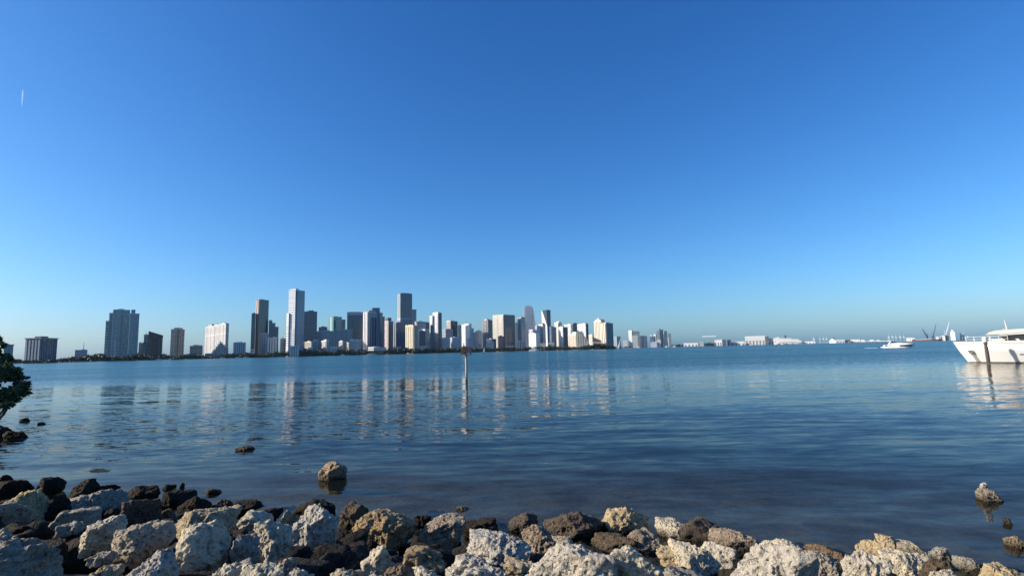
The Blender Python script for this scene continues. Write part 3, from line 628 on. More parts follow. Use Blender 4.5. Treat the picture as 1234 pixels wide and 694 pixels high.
# ---- low-rises along the water
for x0, x1, yt, Y, wc, lab in ((302.5, 306.5, 421.5, 1430, WHITE, 'tiny white low-rise at the foot of the tall dark green glass tower'), (371, 376.5, 419.2, 1470, WHITE, 'low white waterfront building below the small sunlit cream block'),
                               (397.5, 407, 418.2, 1500, (0.6, 0.6, 0.6), 'low pale waterfront building between the white condominium and the cream ones'), (459, 465.5, 419.4, 1530, WHITE, 'low white waterfront building just right of the white podium'),
                               (474, 483, 418.6, 1545, (0.5, 0.47, 0.44), 'low beige waterfront building below the dark blue-black block'), (506, 515.5, 417.8, 1560, (0.62, 0.6, 0.58), 'low pale waterfront building under the long white condominium'),
                               (573.5, 580, 415.0, 1620, (0.40, 0.38, 0.36), 'low brownish waterfront building right of the grey-blue channel marker block'), (609, 619.5, 416.8, 1640, (0.30, 0.32, 0.36), 'low slate waterfront building below the big cream-and-black slab'),
                               (650.5, 658, 414.4, 1625, WHITE, 'low white waterfront building right of the white stepped condominium'), (660, 668, 413.6, 1630, CREAM, 'low cream waterfront building at the foot of the dark slatted tower'),
                               (148, 157.5, 427.6, 1360, (0.42, 0.42, 0.40), 'low grey podium at the foot of the massive blue-green glass tower'), (247, 256, 426.5, 1420, (0.42, 0.40, 0.38), 'low grey pavilion at the left foot of the white gridded condominium')):
    T('waterfront_building', x0, None, x1, yt, Y, 'band', wc, G_DARK, lab, [('hat', 0.5, 0.4, (0.5, 0.5, 0.48))], 'building', group='low waterfront buildings')

# ---- distant downtown group
far = [
    (739.6, 743.5, 748, 405.6, 'glass', (0.40, 0.44, 0.46), 'far low white-topped glass hall right of the domed twin towers', 'hall'),
    (750.6, None, 756, 410.4, 'plain', WHITE, 'far small white block left of the distant downtown group', 'building'),
    (757.6, 761.8, 763.6, 398.4, 'condo', (0.66, 0.66, 0.60), 'far pale round-topped tower, leftmost of the distant downtown group', 'tower'),
    (762.8, None, 771, 399.4, 'glass', (0.30, 0.33, 0.38), 'far dark grey twin-topped tower in the distant downtown group', 'tower'),
    (761.8, None, 769, 404.4, 'condo', (0.72, 0.70, 0.64), 'far cream mid-rise in front of the dark grey twin-topped tower', 'tower'),
    (767, 776, 780, 405, 'condo', (0.74, 0.73, 0.70), 'far wide white mid-rise, largest front block of the distant group', 'tower'),
    (783.6, 785.6, 787.4, 404.4, 'condo', (0.74, 0.74, 0.72), 'far narrow white tower right of the wide white mid-rise', 'tower'),
    (787.6, 790.6, 792.4, 403.2, 'condo', (0.66, 0.68, 0.66), 'far pale tower between the narrow white one and the dark needle', 'tower'),
    (791.6, None, 795.4, 398.8, 'glass', (0.42, 0.50, 0.50), 'far pale green glass tower left of the dark needle tower', 'tower'),
    (794.6, None, 797.2, 396.8, 'glass', (0.10, 0.14, 0.17), 'far dark needle tower, tallest of the distant group', 'tower'),
    (797, 798.6, 799.8, 397.4, 'condo', (0.56, 0.60, 0.62), 'far grey-white tower immediately right of the dark needle', 'tower'),
    (799.8, 802.6, 804.4, 399.2, 'condo', (0.66, 0.68, 0.68), 'far white tower with a shaded right side, second right of the dark needle', 'tower'),
    (805.6, None, 809, 402.2, 'glass', (0.22, 0.32, 0.36), 'far blue glass tower at the right end of the distant group', 'tower'),
    (804.6, None, 806.6, 407, 'condo', (0.70, 0.70, 0.68), 'far short white block in front of the blue glass tower', 'tower'),
    (783, None, 791.6, 412.2, 'plain', (0.56, 0.60, 0.66), 'far low blue-white block under the narrow white tower', 'building'),
    (791.4, None, 796.4, 409.6, 'plain', (0.62, 0.63, 0.64), 'far low grey-white block below the dark needle tower', 'building'),
]
for x0, xc, x1, yt, kd, wc, lab, cat in far:
    T('distant_tower' if cat == 'tower' else 'distant_building', x0, xc, x1, yt, 4400, kd, wc, (0.12, 0.15, 0.18), lab, (), cat, alpha=50, group='distant downtown buildings')

# ---- port
def shed(x0, x1, yt, Y, c, lab, roof=(0.6, 0.6, 0.58), gable=True, doors=4):
    C, X, Yv, az = frame_at(x0, yt, Y, 90)
    k = Y / F * math.cos(az) / math.cos(R(PITCH)); lb = (x1 - x0) * k
    h = max(4.0, at((x0 + x1) / 2, yt, Y).z - BASE)
    r = empty('warehouse', C, lab, 'warehouse', 'port buildings')
    fr = (Vector((0, 0, 0)), X, Yv)
    MB().box(0, lb, 0, 40, 0, h * 0.86, fr).build('wall', simple('shed_%d' % (hash(c) % 9973), c, 0.7), r)
    mb = MB()
    for i in range(2): pass
    zz = h * 0.86 + 0.01
    mb.face([X * -1 + Yv * -1 + Vector((0, 0, zz)), X * (lb + 1) + Yv * -1 + Vector((0, 0, zz)), X * (lb + 1) + Yv * 20 + Vector((0, 0, h)), X * -1 + Yv * 20 + Vector((0, 0, h))])
    mb.face([X * -1 + Yv * 20 + Vector((0, 0, h)), X * (lb + 1) + Yv * 20 + Vector((0, 0, h)), X * (lb + 1) + Yv * 41 + Vector((0, 0, zz)), X * -1 + Yv * 41 + Vector((0, 0, zz))])
    mb.build('roof', simple('shedroof_%d' % (hash(roof) % 9973), roof, 0.6), r)
    mb = MB()
    for i in range(doors):
        a = lb * (i + 0.25) / doors; MB().box(a, a + lb * 0.5 / doors, -0.3, 0.2, 0, h * 0.5, fr).build('door', simple('shed_door', (0.20, 0.22, 0.25), 0.6), r)
    return r
shed(824, 841, 413.0, 4300, (0.78, 0.77, 0.76), 'far bright white long shed, leftmost building of the port')
shed(861, 870, 408.6, 4300, (0.78, 0.76, 0.70), 'far cream warehouse right of the raised white boom', doors=3)
shed(881, 897, 411.2, 4300, (0.74, 0.72, 0.64), 'far low cream warehouse left of the largest port warehouse')
shed(898, 921.5, 405.0, 4350, (0.62, 0.63, 0.58), 'far largest pale warehouse in the middle of the port', (0.66, 0.66, 0.6), doors=6)
shed(921, 937, 407.2, 4300, (0.72, 0.71, 0.66), 'far cream terminal between the largest warehouse and the cruise ship')
shed(970, 982, 411.0, 4200, (0.76, 0.76, 0.74), 'far low white shed right of the cruise ship bow', doors=3)
shed(1007.5, 1018, 409.0, 4200, (0.46, 0.50, 0.54), 'far blue-grey shed right of the white tent hall', doors=3)
shed(1018, 1024, 409.6, 4180, (0.05, 0.06, 0.07), 'far small black shed among the port buildings', (0.08, 0.08, 0.08), doors=2)
shed(1025, 1036, 408.8, 4200, (0.70, 0.68, 0.62), 'far cream shed right of the small black shed', doors=3)
for x0, x1, yt, c, lab in ((870.5, 875, 409.4, (0.14, 0.15, 0.17), 'far dark square block between two cream warehouses'), (876.5, 881, 409.6, (0.10, 0.10, 0.12), 'far black square block left of the low cream warehouse'),
                           (922, 926.6, 405.4, (0.20, 0.21, 0.20), 'far dark block at the right end of the largest port warehouse')):
    T('port_block', x0, None, x1, yt, 4280, 'band', c, G_DARK, lab, [('mr', 0.2, 0.6, 0.2, 0.7, 3.0)], 'building', group='port buildings')
for x0, x1, yt, c, lab in ((1037.5, 1042, 409.6, (0.7, 0.7, 0.68), 'far small white shed, first right of the far cream shed by the causeway'), (1043.5, 1046.5, 410.0, (0.2, 0.22, 0.25), 'far small dark shed between white sheds by the causeway'),
                           (1047.5, 1053, 409.4, (0.66, 0.66, 0.64), 'far wider white shed by the causeway, left of the speedboat wake'), (1056, 1060, 409.6, (0.5, 0.52, 0.54), 'far small grey shed by the causeway, just above the speedboat stern'),
                           (843, 848, 412.4, (0.5, 0.48, 0.44), 'far low buff block among dark trees under the white boom')):
    T('port_block', x0, None, x1, yt, 4090, 'plain', c, G_DARK, lab, (), 'building', group='port buildings')
# white tent hall
C, X, Yv, az = frame_at(999, 407, 4150, 90); k = 4150 / F * math.cos(az)
r = empty('tent_hall', C, 'far white peaked tent hall with a dark roof vent, in the port', 'tent')
h = at(1003, 407.6, 4150).z - BASE
MB().box(0, 8.2 * k, 0, 40, 0, h * 0.45, (Vector((0, 0, 0)), X, Yv)).build('wall', simple('tent_white', (0.8, 0.8, 0.79), 0.6), r)
mb = MB(); pk = X * (4.1 * k) + Yv * 20 + Vector((0, 0, h)); cs = [X * a + Yv * b + Vector((0, 0, h * 0.45)) for a, b in ((-2, -2), (8.2 * k + 2, -2), (8.2 * k + 2, 42), (-2, 42))]
for i in range(4): mb.face([cs[i], cs[(i + 1) % 4], pk])
mb.build('roof', simple('tent_white', (0.8, 0.8, 0.79), 0.6), r)
MB().box(4.3 * k, 6.8 * k, 14, 24, h * 0.7, h * 1.08, (Vector((0, 0, 0)), X, Yv)).build('roof_vent', simple('vent_dark', (0.06, 0.06, 0.07), 0.6), r)

# gantry cranes
def gantry(px, yt, Y, c, lab, boom=1.0, up=False):
    C, X, Yv, az = frame_at(px, yt, Y, 90)
    k = Y / F
    h = at(px, yt, Y).z - BASE
    r = empty('gantry_crane', C, lab, 'crane', 'port gantry cranes')
    m = simple('crane_%d' % (hash(c) % 9973), c, 0.5)
    wd = 1.2 * k; rr = 0.13 * k
    for a in (-wd / 2, wd / 2):
        for d in (0, 18):
            MB().tube([X * a + Yv * d, X * a * 0.8 + Yv * d + Vector((0, 0, h * 0.62))], rr, 6).build('leg', m, r)
    mb = MB()
    mb.box(-wd / 2 - 2, wd / 2 + 2, -1, 19, h * 0.58, h * 0.66, (Vector((0, 0, 0)), X, Yv))
    mb.build('portal_beam', m, r)
    MB().tube([Yv * 9 + Vector((0, 0, h * 0.62)), Yv * 9 + Vector((0, 0, h))], [rr * 1.6, rr * 0.8], 6).build('apex', m, r)
    if up: MB().tube([Yv * 2 + Vector((0, 0, h * 0.6)), Yv * -14 + Vector((0, 0, h * 0.99))], rr * 0.9, 6).build('boom', m, r)
    else: MB().tube([Yv * 60 + Vector((0, 0, h * 0.64)), Yv * -50 + Vector((0, 0, h * 0.64))], rr * 1.2, 6).build('boom', m, r)
CW = (0.76, 0.77, 0.78)
for px, ords in ((980.6, 'first'), (985, 'second'), (988, 'third'), (992.2, 'fourth'), (996, 'last')):
    gantry(px, 405.2, 4300, CW if px != 985 else (0.18, 0.2, 0.22), ('far dark gantry crane, second' if px == 985 else 'far white gantry crane, %s' % ords) + ' from the left in the row beside the white tent hall', up=True)
for px, ords in ((1071, 'first'), (1075.6, 'second'), (1079.8, 'third'), (1084.6, 'fourth'), (1089.2, 'last')):
    gantry(px, 402.6 + random.random(), 3600, CW, 'distant white gantry crane, %s from the left in the row behind the speedboat' % ords, up=True)
# raised white boom on a lattice mast
C, X, Yv, az = frame_at(853.6, 405, 4300, 90); k = 4300 / F
r = empty('boom_crane', C, 'far crane holding a long white horizontal boom above dark trees, left side of the port', 'crane')
h = at(853.6, 405.2, 4300).z - BASE
MB().tube([Vector((0, 0, 0)), Vector((0, 0, h * 1.35))], [2.0, 1.0], 6).build('mast', simple('mast_steel', (0.3, 0.3, 0.32), 0.5, 0.3), r)
MB().box(-6.6 * k, 8.8 * k, -2, 2, h - 3.4, h + 2.4, (Vector((0, 0, 0)), X, Yv)).build('boom', simple('crane_white', (0.8, 0.81, 0.82), 0.5), r)
for px in (843.6, 860.5):
    C, X, Yv, az = frame_at(px, 405, 4300, 90); h = at(px, 404.5, 4300).z - BASE
    r = empty('lattice_mast', C, 'far thin pole mast to the %s of the white boom crane' % ('left' if px < 850 else 'right'), 'mast')
    MB().tube([Vector((0, 0, 0)), Vector((0, 0, h))], [1.3, 0.5], 6).build('pole', simple('mast_steel', (0.3, 0.3, 0.32), 0.5, 0.3), r)
    MB().box(-2.5, 2.5, -2.5, 2.5, 0, 4).build('footing', simple('footing_grey', (0.4, 0.4, 0.4), 0.8), r)

# ships -----------------------------------------------------------------
def ship_frame(px, Y, heading=1):
    p = at(px, horizon(px), Y)
    az = math.atan2(p.x, p.y)
    u = Vector((math.cos(az), -math.sin(az), 0)) * heading
    return Vector((p.x, p.y, 0)), u, Vector((-u.y, u.x, 0)), Y / F * math.cos(az) / math.cos(R(PITCH))


def hull(L, B, zb, zs, fr, bow=0.16, stern=0.05, draft=0.6, nst=14, flare=0.75, rake=0.5):
    """lofted hull, stern at 0 and bow at L; zb bow deck height, zs stern deck height"""
    C, X, Y = fr
    mb = MB(); rows = []
    for i in range(nst + 1):
        s = i / nst
        f = 1.0 if s < 1 - bow * 2 else max(0.015, 1 - ((s - (1 - bow * 2)) / (bow * 2)) ** 2.2)
        if s < stern * 2: f *= 0.86 + 0.14 * (s / (stern * 2))
        zd = zs + (zb - zs) * s ** 2.2
        hb = B / 2 * f
        hw = hb * (flare if s > 0.5 else 0.93) * (1 - 0.45 * max(0, (s - 0.6) / 0.4))
        pull = rake * zd * max(0, (s - 0.55) / 0.45) ** 1.5
        x = L * s
        sec = [(x - pull, 0 if False else 0.0, -draft), (x - pull, hw * 0.8, -draft), (x - pull, hw, 0.0), (x - pull * 0.45, hw + (hb - hw) * 0.6, zd * 0.5), (x, hb, zd)]
        left = [C + X * a + Y * b + Vector((0, 0, z)) for a, b, z in sec]
        right = [C + X * a - Y * b + Vector((0, 0, z)) for a, b, z in sec]
        rows.append(right[::-1] + left[1:])
    mb.loft(rows)
    for r0, r1 in zip(rows, rows[1:]): mb.face([r0[0], r0[-1], r1[-1], r1[0]])
    mb.face(rows[0])
    return mb
Z0 = Vector((0, 0, 0))
# cruise ship
C, X, Yv, k = ship_frame(934.5, 4180)
r = empty('cruise_ship', C, 'far white cruise ship with a dark funnel, moored at the port', 'ship')
fr = (Z0, X, Yv); L = 34 * k
hull(L, 32, 15, 12, fr).build('hull', simple('ship_white', (0.80, 0.79, 0.75), 0.5), r)
for i, (a, b, z0, z1) in enumerate(((0.02, 0.90, 12.2, 22), (0.04, 0.86, 22.1, 31), (0.08, 0.80, 31.1, 39), (0.10, 0.56, 39.1, 46))):
    MB().box(a * L, b * L, -14 + i, 14 - i, z0, z1, fr).build('deck', facade('band', (0.80, 0.79, 0.76), (0.42, 0.43, 0.44)), r)
fun = MB().box(0.34 * L, 0.385 * L, -5, 5, 46.1, 66, fr).build('funnel', simple('funnel_dark', (0.05, 0.06, 0.08), 0.5), r)
MB().box(0.33 * L, 0.42 * L, -6, 6, 62, 68.5, fr).build('funnel_wing', simple('funnel_dark', (0.05, 0.06, 0.08), 0.5), fun)
MB().box(0.03 * L, 0.16 * L, -9, 9, 46.1, 57, fr).build('stern_block', facade('band', (0.80, 0.79, 0.76), (0.42, 0.43, 0.44)), r)
MB().box(0.22 * L, 0.27 * L, -6, 6, 46.1, 54, fr).build('pool_deck', simple('ship_tan', (0.5, 0.36, 0.28), 0.6), r)
mb = MB()
for i in range(10): mb.box(L * (0.12 + i * 0.06), L * (0.155 + i * 0.06), -17, -14.2, 14, 18, fr)
mb.build('lifeboats', simple('lifeboat_dark', (0.14, 0.13, 0.12), 0.6), r)
# cargo ship and quay cranes at the right
C, X, Yv, k = ship_frame(1099, 3000)
r = empty('cargo_ship', C, 'distant cargo ship with a black and dark red hull below the luffing cranes', 'ship')
fr = (Z0, X, Yv); L = 36 * k
def slab(n, a, b, y, z0, z1, m, rr=None): return MB().box(a * L, b * L, -y, y, z0, z1, fr).build(n, m, rr or r)
hull(L, 22, 9, 8, (Z0, X, Yv)).build('hull', simple('cargo_black', (0.035, 0.035, 0.045), 0.5), r)
slab('boot_topping', 0.02, 0.84, 11.3, -0.3, 3.4, simple('cargo_red', (0.20, 0.06, 0.055), 0.6))
slab('hatch_covers', 0.12, 0.62, 8, 8.5, 11.0, simple('hatch_grey', (0.62, 0.60, 0.58), 0.6))
slab('deckhouse', 0.02, 0.10, 9, 8.5, 20, facade('band', WHITE, G_DARK))
slab('derrick_house', 0.26, 0.31, 4, 11.1, 17, simple('hatch_dark', (0.16, 0.17, 0.2), 0.6))
for (bx, by, tx, ty, c, wd, lab) in ((1117, 406.5, 1111.6, 396.2, (0.07, 0.08, 0.11), 1.5, 'distant dark luffing crane leaning left over the cargo ship'),
                                     (1124.4, 406.5, 1128, 390.2, (0.08, 0.10, 0.13), 1.2, 'distant dark luffing crane with its jib leaning right, beside the cargo ship'),
                                     (1139.8, 405.4, 1144, 388.2, (0.52, 0.58, 0.62), 1.3, 'distant pale luffing crane with its jib raised steeply, left of the white pointed silo'),
                                     (1160.6, 405, 1163.4, 392, (0.30, 0.36, 0.42), 0.5, 'distant thin blue-grey crane jib above the yacht bow')):
    Y = 2960
    b = at(bx, by, Y); tp = at(tx, ty, Y)
    rr = empty('luffing_crane', (b.x, b.y, BASE), lab, 'crane', 'quay luffing cranes')
    m = simple('luff_%d' % (hash(c) % 9973), c, 0.5)
    hb = b.z - BASE
    MB().tube([Z0, Vector((0, 0, hb + 4))], [3.0 * wd, 2.4 * wd], 8).build('pedestal', simple('luff_pedestal', (0.10, 0.11, 0.14), 0.6), rr)
    MB().box(-5, 5, -4, 4, hb, hb + 6).build('machine_house', simple('luff_pedestal', (0.10, 0.11, 0.14), 0.6), rr)
    jv = tp - b
    MB().tube([Vector((0, 0, hb + 3)), Vector((jv.x, jv.y, hb + jv.z))], [2.6 * wd, 1.1 * wd], 6).build('jib', m, rr)
    MB().tube([Vector((-jv.x * 0.25, 0, hb + 6)), Vector((-jv.x * 0.1, 0, hb + jv.z * 0.45))], 0.8 * wd, 6).build('counter_jib', m, rr)
C, X, Yv, az = frame_at(1145.4, 398, 2950, 90); k = 2950 / F * math.cos(az)
r = empty('silo_house', C, 'distant white pointed silo building on the quay left of the yacht', 'building')
h = at(1148, 401, 2950).z - BASE; h2 = at(1148, 397, 2950).z - BASE
MB().box(0, 5.6 * k, 0, 20, 0, h, (Z0, X, Yv)).build('wall', simple('silo_white', (0.78, 0.80, 0.80), 0.6), r)
mb = MB(); cs = [X * a + Yv * b + Vector((0, 0, h)) for a, b in ((0, 0), (5.6 * k, 0), (5.6 * k, 20), (0, 20))]; pk = X * (2.4 * k) + Yv * 10 + Vector((0, 0, h2))
for i in range(4): mb.face([cs[i], cs[(i + 1) % 4], pk])
mb.build('roof', simple('silo_white', (0.78, 0.80, 0.80), 0.6), r)
MB().box(5.62 * k, 6.2 * k, 2, 18, 0, h * 0.9, (Z0, X, Yv)).build('side_shaft', simple('silo_grey', (0.3, 0.33, 0.36), 0.6), r)
for (x0, x1, yt, c, lab) in ((1157.0, 1158.8, 402.0, (0.10, 0.11, 0.14), 'distant black tank block on the quay just above the yacht bow'), (1161.5, 1166.5, 405, (0.62, 0.62, 0.60), 'distant pale shed on the quay above the yacht bow rail'),
                             (1128, 1139, 405.8, (0.74, 0.74, 0.70), 'distant long white quay shed between two luffing cranes'), (1134, 1144, 404.6, (0.55, 0.58, 0.56), 'distant grey-green quay shed behind the pale luffing crane')):
    T('quay_block', x0, None, x1, yt, 2980, 'plain', c, G_DARK, lab, (), 'building', group='quay buildings')
for (x0, x1, yt, c, lab) in ((1092, 1100, 407.2, (0.7, 0.69, 0.66), 'distant low white shed left of the cargo ship'),):
    T('quay_block', x0, None, x1, yt, 3300, 'plain', c, G_DARK, lab, (), 'building', group='quay buildings')

# ------------------------------------------------------------------ land
def land_mat():
    t = NT('land_ground')
    p = t.n('ShaderNodeNewGeometry').outputs['Position']
    f = t.ramp(t.noise(p, 0.02, 5, 0.6).outputs['Fac'], 0.35, 0.65)
    b = t.mix(f, (0.05, 0.065, 0.03), (0.16, 0.14, 0.11))
    return t.surf(t.n('ShaderNodeBsdfPrincipled', {'Base Color': b, 'Roughness': 0.9}).outputs[0])
LAND = land_mat()
FRONT = [(-60, 900), (0, 960), (30, 1040), (70, 1060), (125, 1320), (200, 1370), (300, 1400), (420, 1480), (500, 1530), (600, 1600), (700, 1590), (742, 1610)]


def ground_pt(px, Y, z):
    p = at(px, horizon(px), Y)
    return Vector((p.x, p.y, z))


def sheet(name, front, depth, z, spread=1.0):
    mb = MB()
    f = [ground_pt(px, Y, z) for px, Y in front]
    b = [Vector((p.x * (1 + depth / p.y * spread), p.y + depth, z)) for p in f]
    lo = [Vector((p.x, p.y, -1.5)) for p in f]
    for i in range(len(f) - 1):
        mb.face([f[i], f[i + 1], b[i + 1], b[i]])
        mb.face([lo[i], lo[i + 1], f[i + 1], f[i]])
    mb.face([lo[-1], Vector((b[-1].x, b[-1].y, -1.5)), b[-1], f[-1]])
    o = mb.build(name, LAND)
    return tag(o, kind='structure')
sheet('land', FRONT, 1400, BASE - 0.02)
sheet('port_land', [(736, 4380), (760, 4250), (800, 4150), (900, 4100), (1000, 4050), (1064, 4000)], 900, BASE - 0.02)
sheet('quay_land', [(1062, 3500), (1090, 3100), (1110, 2950), (1150, 2880), (1250, 2700), (1330, 2500)], 900, BASE - 0.02)
# causeway bridge between the port and the right quay
a = ground_pt(1030, 3900, 0); b = ground_pt(1075, 3600, 0)
X = (b - a); Lc = X.length; X.normalize(); Yv = Vector((-X.y, X.x, 0))
r = empty('causeway_bridge', a, 'far low pale causeway bridge on short piers, between the port sheds and the speedboat', 'bridge')
MB().box(0, Lc, 0, 14, 6.5, 8.6, (Z0, X, Yv)).build('deck', simple('bridge_pale', (0.52, 0.53, 0.54), 0.7), r)
MB().box(0, Lc, -0.5, -0.02, 8.0, 9.8, (Z0, X, Yv)).build('guard_rail', simple('bridge_rail', (0.62, 0.62, 0.62), 0.7), r)
for i in range(12):
    MB().box(Lc * (i + .5) / 12 - 2, Lc * (i + .5) / 12 + 2, 2, 12, -1.5, 6.49, (Z0, X, Yv)).build('pier', simple('bridge_pier', (0.4, 0.4, 0.41), 0.7), r)


# ------------------------------------------------------------------ foliage
def leaf_mat(name, a, b):
    t = NT(name)
    geo = t.n('ShaderNodeNewGeometry')
    wn = t.n('ShaderNodeTexNoise', {'Vector': geo.outputs['Position'], 'Scale': 1.3, 'Detail': 3.0}).outputs['Fac']
    rnd = geo.outputs['Random Per Island']
    f = t.math('ADD', t.math('MULTIPLY', rnd, 0.6), t.ramp(wn, 0.3, 0.7, 0.0, 0.4))
    p = t.n('ShaderNodeBsdfPrincipled', {'Base Color': t.mix(f, a, b), 'Roughness': 0.45})
    return t.surf(p.outputs[0])
LEAF_FAR = leaf_mat('leaf_far', (0.014, 0.026, 0.014), (0.035, 0.055, 0.024))
LEAF_NEAR = leaf_mat('leaf_mangrove', (0.030, 0.058, 0.020), (0.075, 0.115, 0.038))
BARK = simple('bark', (0.09, 0.07, 0.055), 0.9, 0, 0.35, 6.0)


def quads(cent, size, rng, aspect=1.0, up=0.0):
    """leaf faces: numpy arrays of verts and faces"""
    n = len(cent)
    a = rng.normal(size=(n, 3)); a[:, 2] *= 0.7
    a /= np.linalg.norm(a, axis=1)[:, None]
    b = rng.normal(size=(n, 3)); b[:, 2] += up
    b -= a * (a * b).sum(1)[:, None]; b /= np.linalg.norm(b, axis=1)[:, None]
    s = np.asarray(size).reshape(-1, 1) * np.ones((n, 1))
    A = a * s; B = b * s * aspect
    v = np.stack([cent - A, cent - A * 0.1 - B * 0.5, cent + A, cent - A * 0.1 + B * 0.5], 1).reshape(-1, 3)
    f = np.arange(n * 4).reshape(n, 4)
    return v, f


def np_mesh(name, v, f, mat, parent=None, loc=None, smooth=False):
    me = bpy.data.meshes.new(name)
    nf, k = f.shape
    me.vertices.add(len(v)); me.vertices.foreach_set('co', np.asarray(v, dtype=np.float32).ravel())
    me.loops.add(nf * k); me.loops.foreach_set('vertex_index', f.astype(np.int32).ravel())
    me.polygons.add(nf); me.polygons.foreach_set('loop_start', (np.arange(nf) * k).astype(np.int32))
    me.polygons.foreach_set('loop_total', np.full(nf, k, dtype=np.int32))
    me.polygons.foreach_set('use_smooth', np.full(nf, smooth))
    me.update(calc_edges=True)
    me.materials.append(mat)
    o = bpy.data.objects.new(name, me)
    if parent: o.parent = parent
    if loc is not None: o.location = loc
    col.objects.link(o)
    return o
rng = np.random.default_rng(5)


def front_Y(px):
    for (a, ya), (b, yb) in zip(FRONT, FRONT[1:]):
        if a <= px <= b: return ya + (yb - ya) * (px - a) / (b - a)
    return FRONT[-1][1]
PROFILE = [(-60, 10), (10, 6), (20, 5), (29, 3), (69, 3.5), (80, 5), (88, 6), (94, 6), (104, 7), (115, 8.5), (124, 8.5), (127, 5), (140, 5), (152, 5), (158, 8), (165, 9.5), (171, 7), (178, 5), (186, 3), (197, 7), (203, 5), (212, 3.5), (226, 6), (243, 5),
           (252, 2), (275, 6), (281, 5), (296, 6), (306, 5), (320, 5), (336, 7), (345, 6), (356, 6), (366, 9), (380, 8), (400, 6), (412, 7), (425, 6), (440, 6), (452, 3), (470, 6), (490, 7), (504, 5), (520, 6), (560, 5), (600, 5), (632, 4), (648, 5), (668, 5), (685, 4), (702, 4), (716, 6.5), (730, 6), (741, 3)]


def prof(px):
    for (a, ya), (b, yb) in zip(PROFILE, PROFILE[1:]):
        if a <= px <= b: return ya + (yb - ya) * (px - a) / (b - a)
    return 3
C_ = []; S_ = []
px = -60.0
while px < 742:
    for row in range(3):
        Y = front_Y(px) + 4 + row * 16 + random.random() * 8
        hpx = prof(px) * random.uniform(0.55, 1.08)
        h = hpx * Y / F + 1.0
        p = ground_pt(px + random.uniform(-1, 1), Y, BASE)
        rad = max(2.2, h * random.uniform(0.35, 0.5))
        n = 60
        d = rng.normal(size=(n, 3)); d /= np.linalg.norm(d, axis=1)[:, None]
        d *= rng.uniform(0.6, 1.0, size=(n, 1))
        c = np.array([p.x, p.y, BASE + h * 0.5]) + d * np.array([rad, rad, h * 0.48])
        C_.append(c); S_.append(np.full(n, max(0.9, h * 0.13)))
    px += random.uniform(1.4, 2.8)
v, f = quads(np.concatenate(C_), np.concatenate(S_), rng, 1.4)
tag(np_mesh('shoreline_trees', v, f, LEAF_FAR), 'dark band of trees along the foot of the skyline', 'trees', kind='stuff')
C_ = []; S_ = []
for x0, x1, Y, hp in ((810, 823, 4220, 3.2), (843, 861, 4220, 4.5), (896, 906, 4250, 2.0), (960, 972, 4150, 2.0), (730, 760, 4300, 2.2), (1030, 1062, 3950, 1.6), (936, 958, 4110, 1.6)):
    for i in range(int((x1 - x0) * 2.2)):
        q_ = random.uniform(x0, x1); p = ground_pt(q_, Y + random.uniform(0, 40), BASE); h = hp * Y / F * random.uniform(0.5, 1.0)
        d = rng.normal(size=(30, 3)); d /= np.linalg.norm(d, axis=1)[:, None]
        C_.append(np.array([p.x, p.y, BASE + h * 0.5]) + d * np.array([h * 0.45, h * 0.45, h * 0.48])); S_.append(np.full(30, h * 0.16))
v, f = quads(np.concatenate(C_), np.concatenate(S_), rng, 1.4)
tag(np_mesh('port_trees', v, f, LEAF_FAR), 'dark clumps of trees among the far port buildings', 'trees', kind='stuff')


def branchy(root, base, tips, r0, bark=BARK, name='trunk', bend=0.25):
    mb = MB()
    for t_ in tips:
        b0 = Vector(base); e = Vector(t_); m = b0.lerp(e, 0.45) + Vector((random.uniform(-1, 1), random.uniform(-1, 1), random.uniform(0.2, 1))) * bend * (e - b0).length * 0.4
        mb.tube([b0, m, e], [r0, r0 * 0.65, r0 * 0.18], 7)
    return mb.build(name, bark, root)


def leafy(root, blobs, n, size, mat, name='crown', aspect=0.9):
    cs = []
    for (c, rx, ry, rz, wgt) in blobs:
        m = int(n * wgt)
        d = rng.normal(size=(m, 3)); d /= np.linalg.norm(d, axis=1)[:, None]
        rad = rng.uniform(0.25, 1.0, size=(m, 1)) ** 0.6
        # leaves sit in sprigs
        sp = rng.normal(size=(max(6, m // 22), 3)); sp /= np.linalg.norm(sp, axis=1)[:, None]; sp *= rng.uniform(0.45, 1.05, size=(len(sp), 1))
        idx = rng.integers(0, len(sp), m)
        q_ = sp[idx] + rng.normal(size=(m, 3)) * 0.12
        mixm = rng.random((m, 1)) < 0.75
        d = np.where(mixm, q_, d * rad)
        cs.append(np.array(c) + d * np.array([rx, ry, rz]))
    c = np.concatenate(cs)
    v, f = quads(c, rng.uniform(0.7, 1.25, size=len(c)) * size, rng, aspect, 0.3)
    return np_mesh(name, v, f, mat, root)

# the mangrove at the left edge of the picture
MY = 21.0
g = ground_pt(-24, MY, 0.25)
mg = empty('mangrove_tree', g, 'dark leafy mangrove leaning over the water at the left edge', 'tree')
def loc_of(px, py, Y): return at(px, py, Y) - mg.location
blobs = []
for (px_, py_, rpx, rpy, wgt) in ((2, 447, 13, 9, .09), (14, 455, 11, 6, .07), (25, 466, 10, 7, .08), (30, 473, 6, 4, .025), (12, 474, 15, 8, .10), (-4, 483, 14, 7, .08), (6, 488, 8, 4, .03), (4, 432, 9, 7, .06), (11, 441, 6, 4, .03), (-6, 419, 8, 8, .06), (3, 415, 4, 6, .02), (-2, 408, 4, 4, .015),
                                  (19, 446, 7, 4, .03), (-22, 440, 24, 26, .16), (-20, 470, 18, 18, .12), (-50, 440, 34, 38, .2), (18, 482, 7, 4, .03), (28, 455, 5, 3, .015)):
    c = loc_of(px_, py_, MY + random.uniform(-0.6, 0.6)); s = MY / F
    blobs.append((c, rpx * s, max(rpx, rpy) * s * 0.9, rpy * s, wgt))
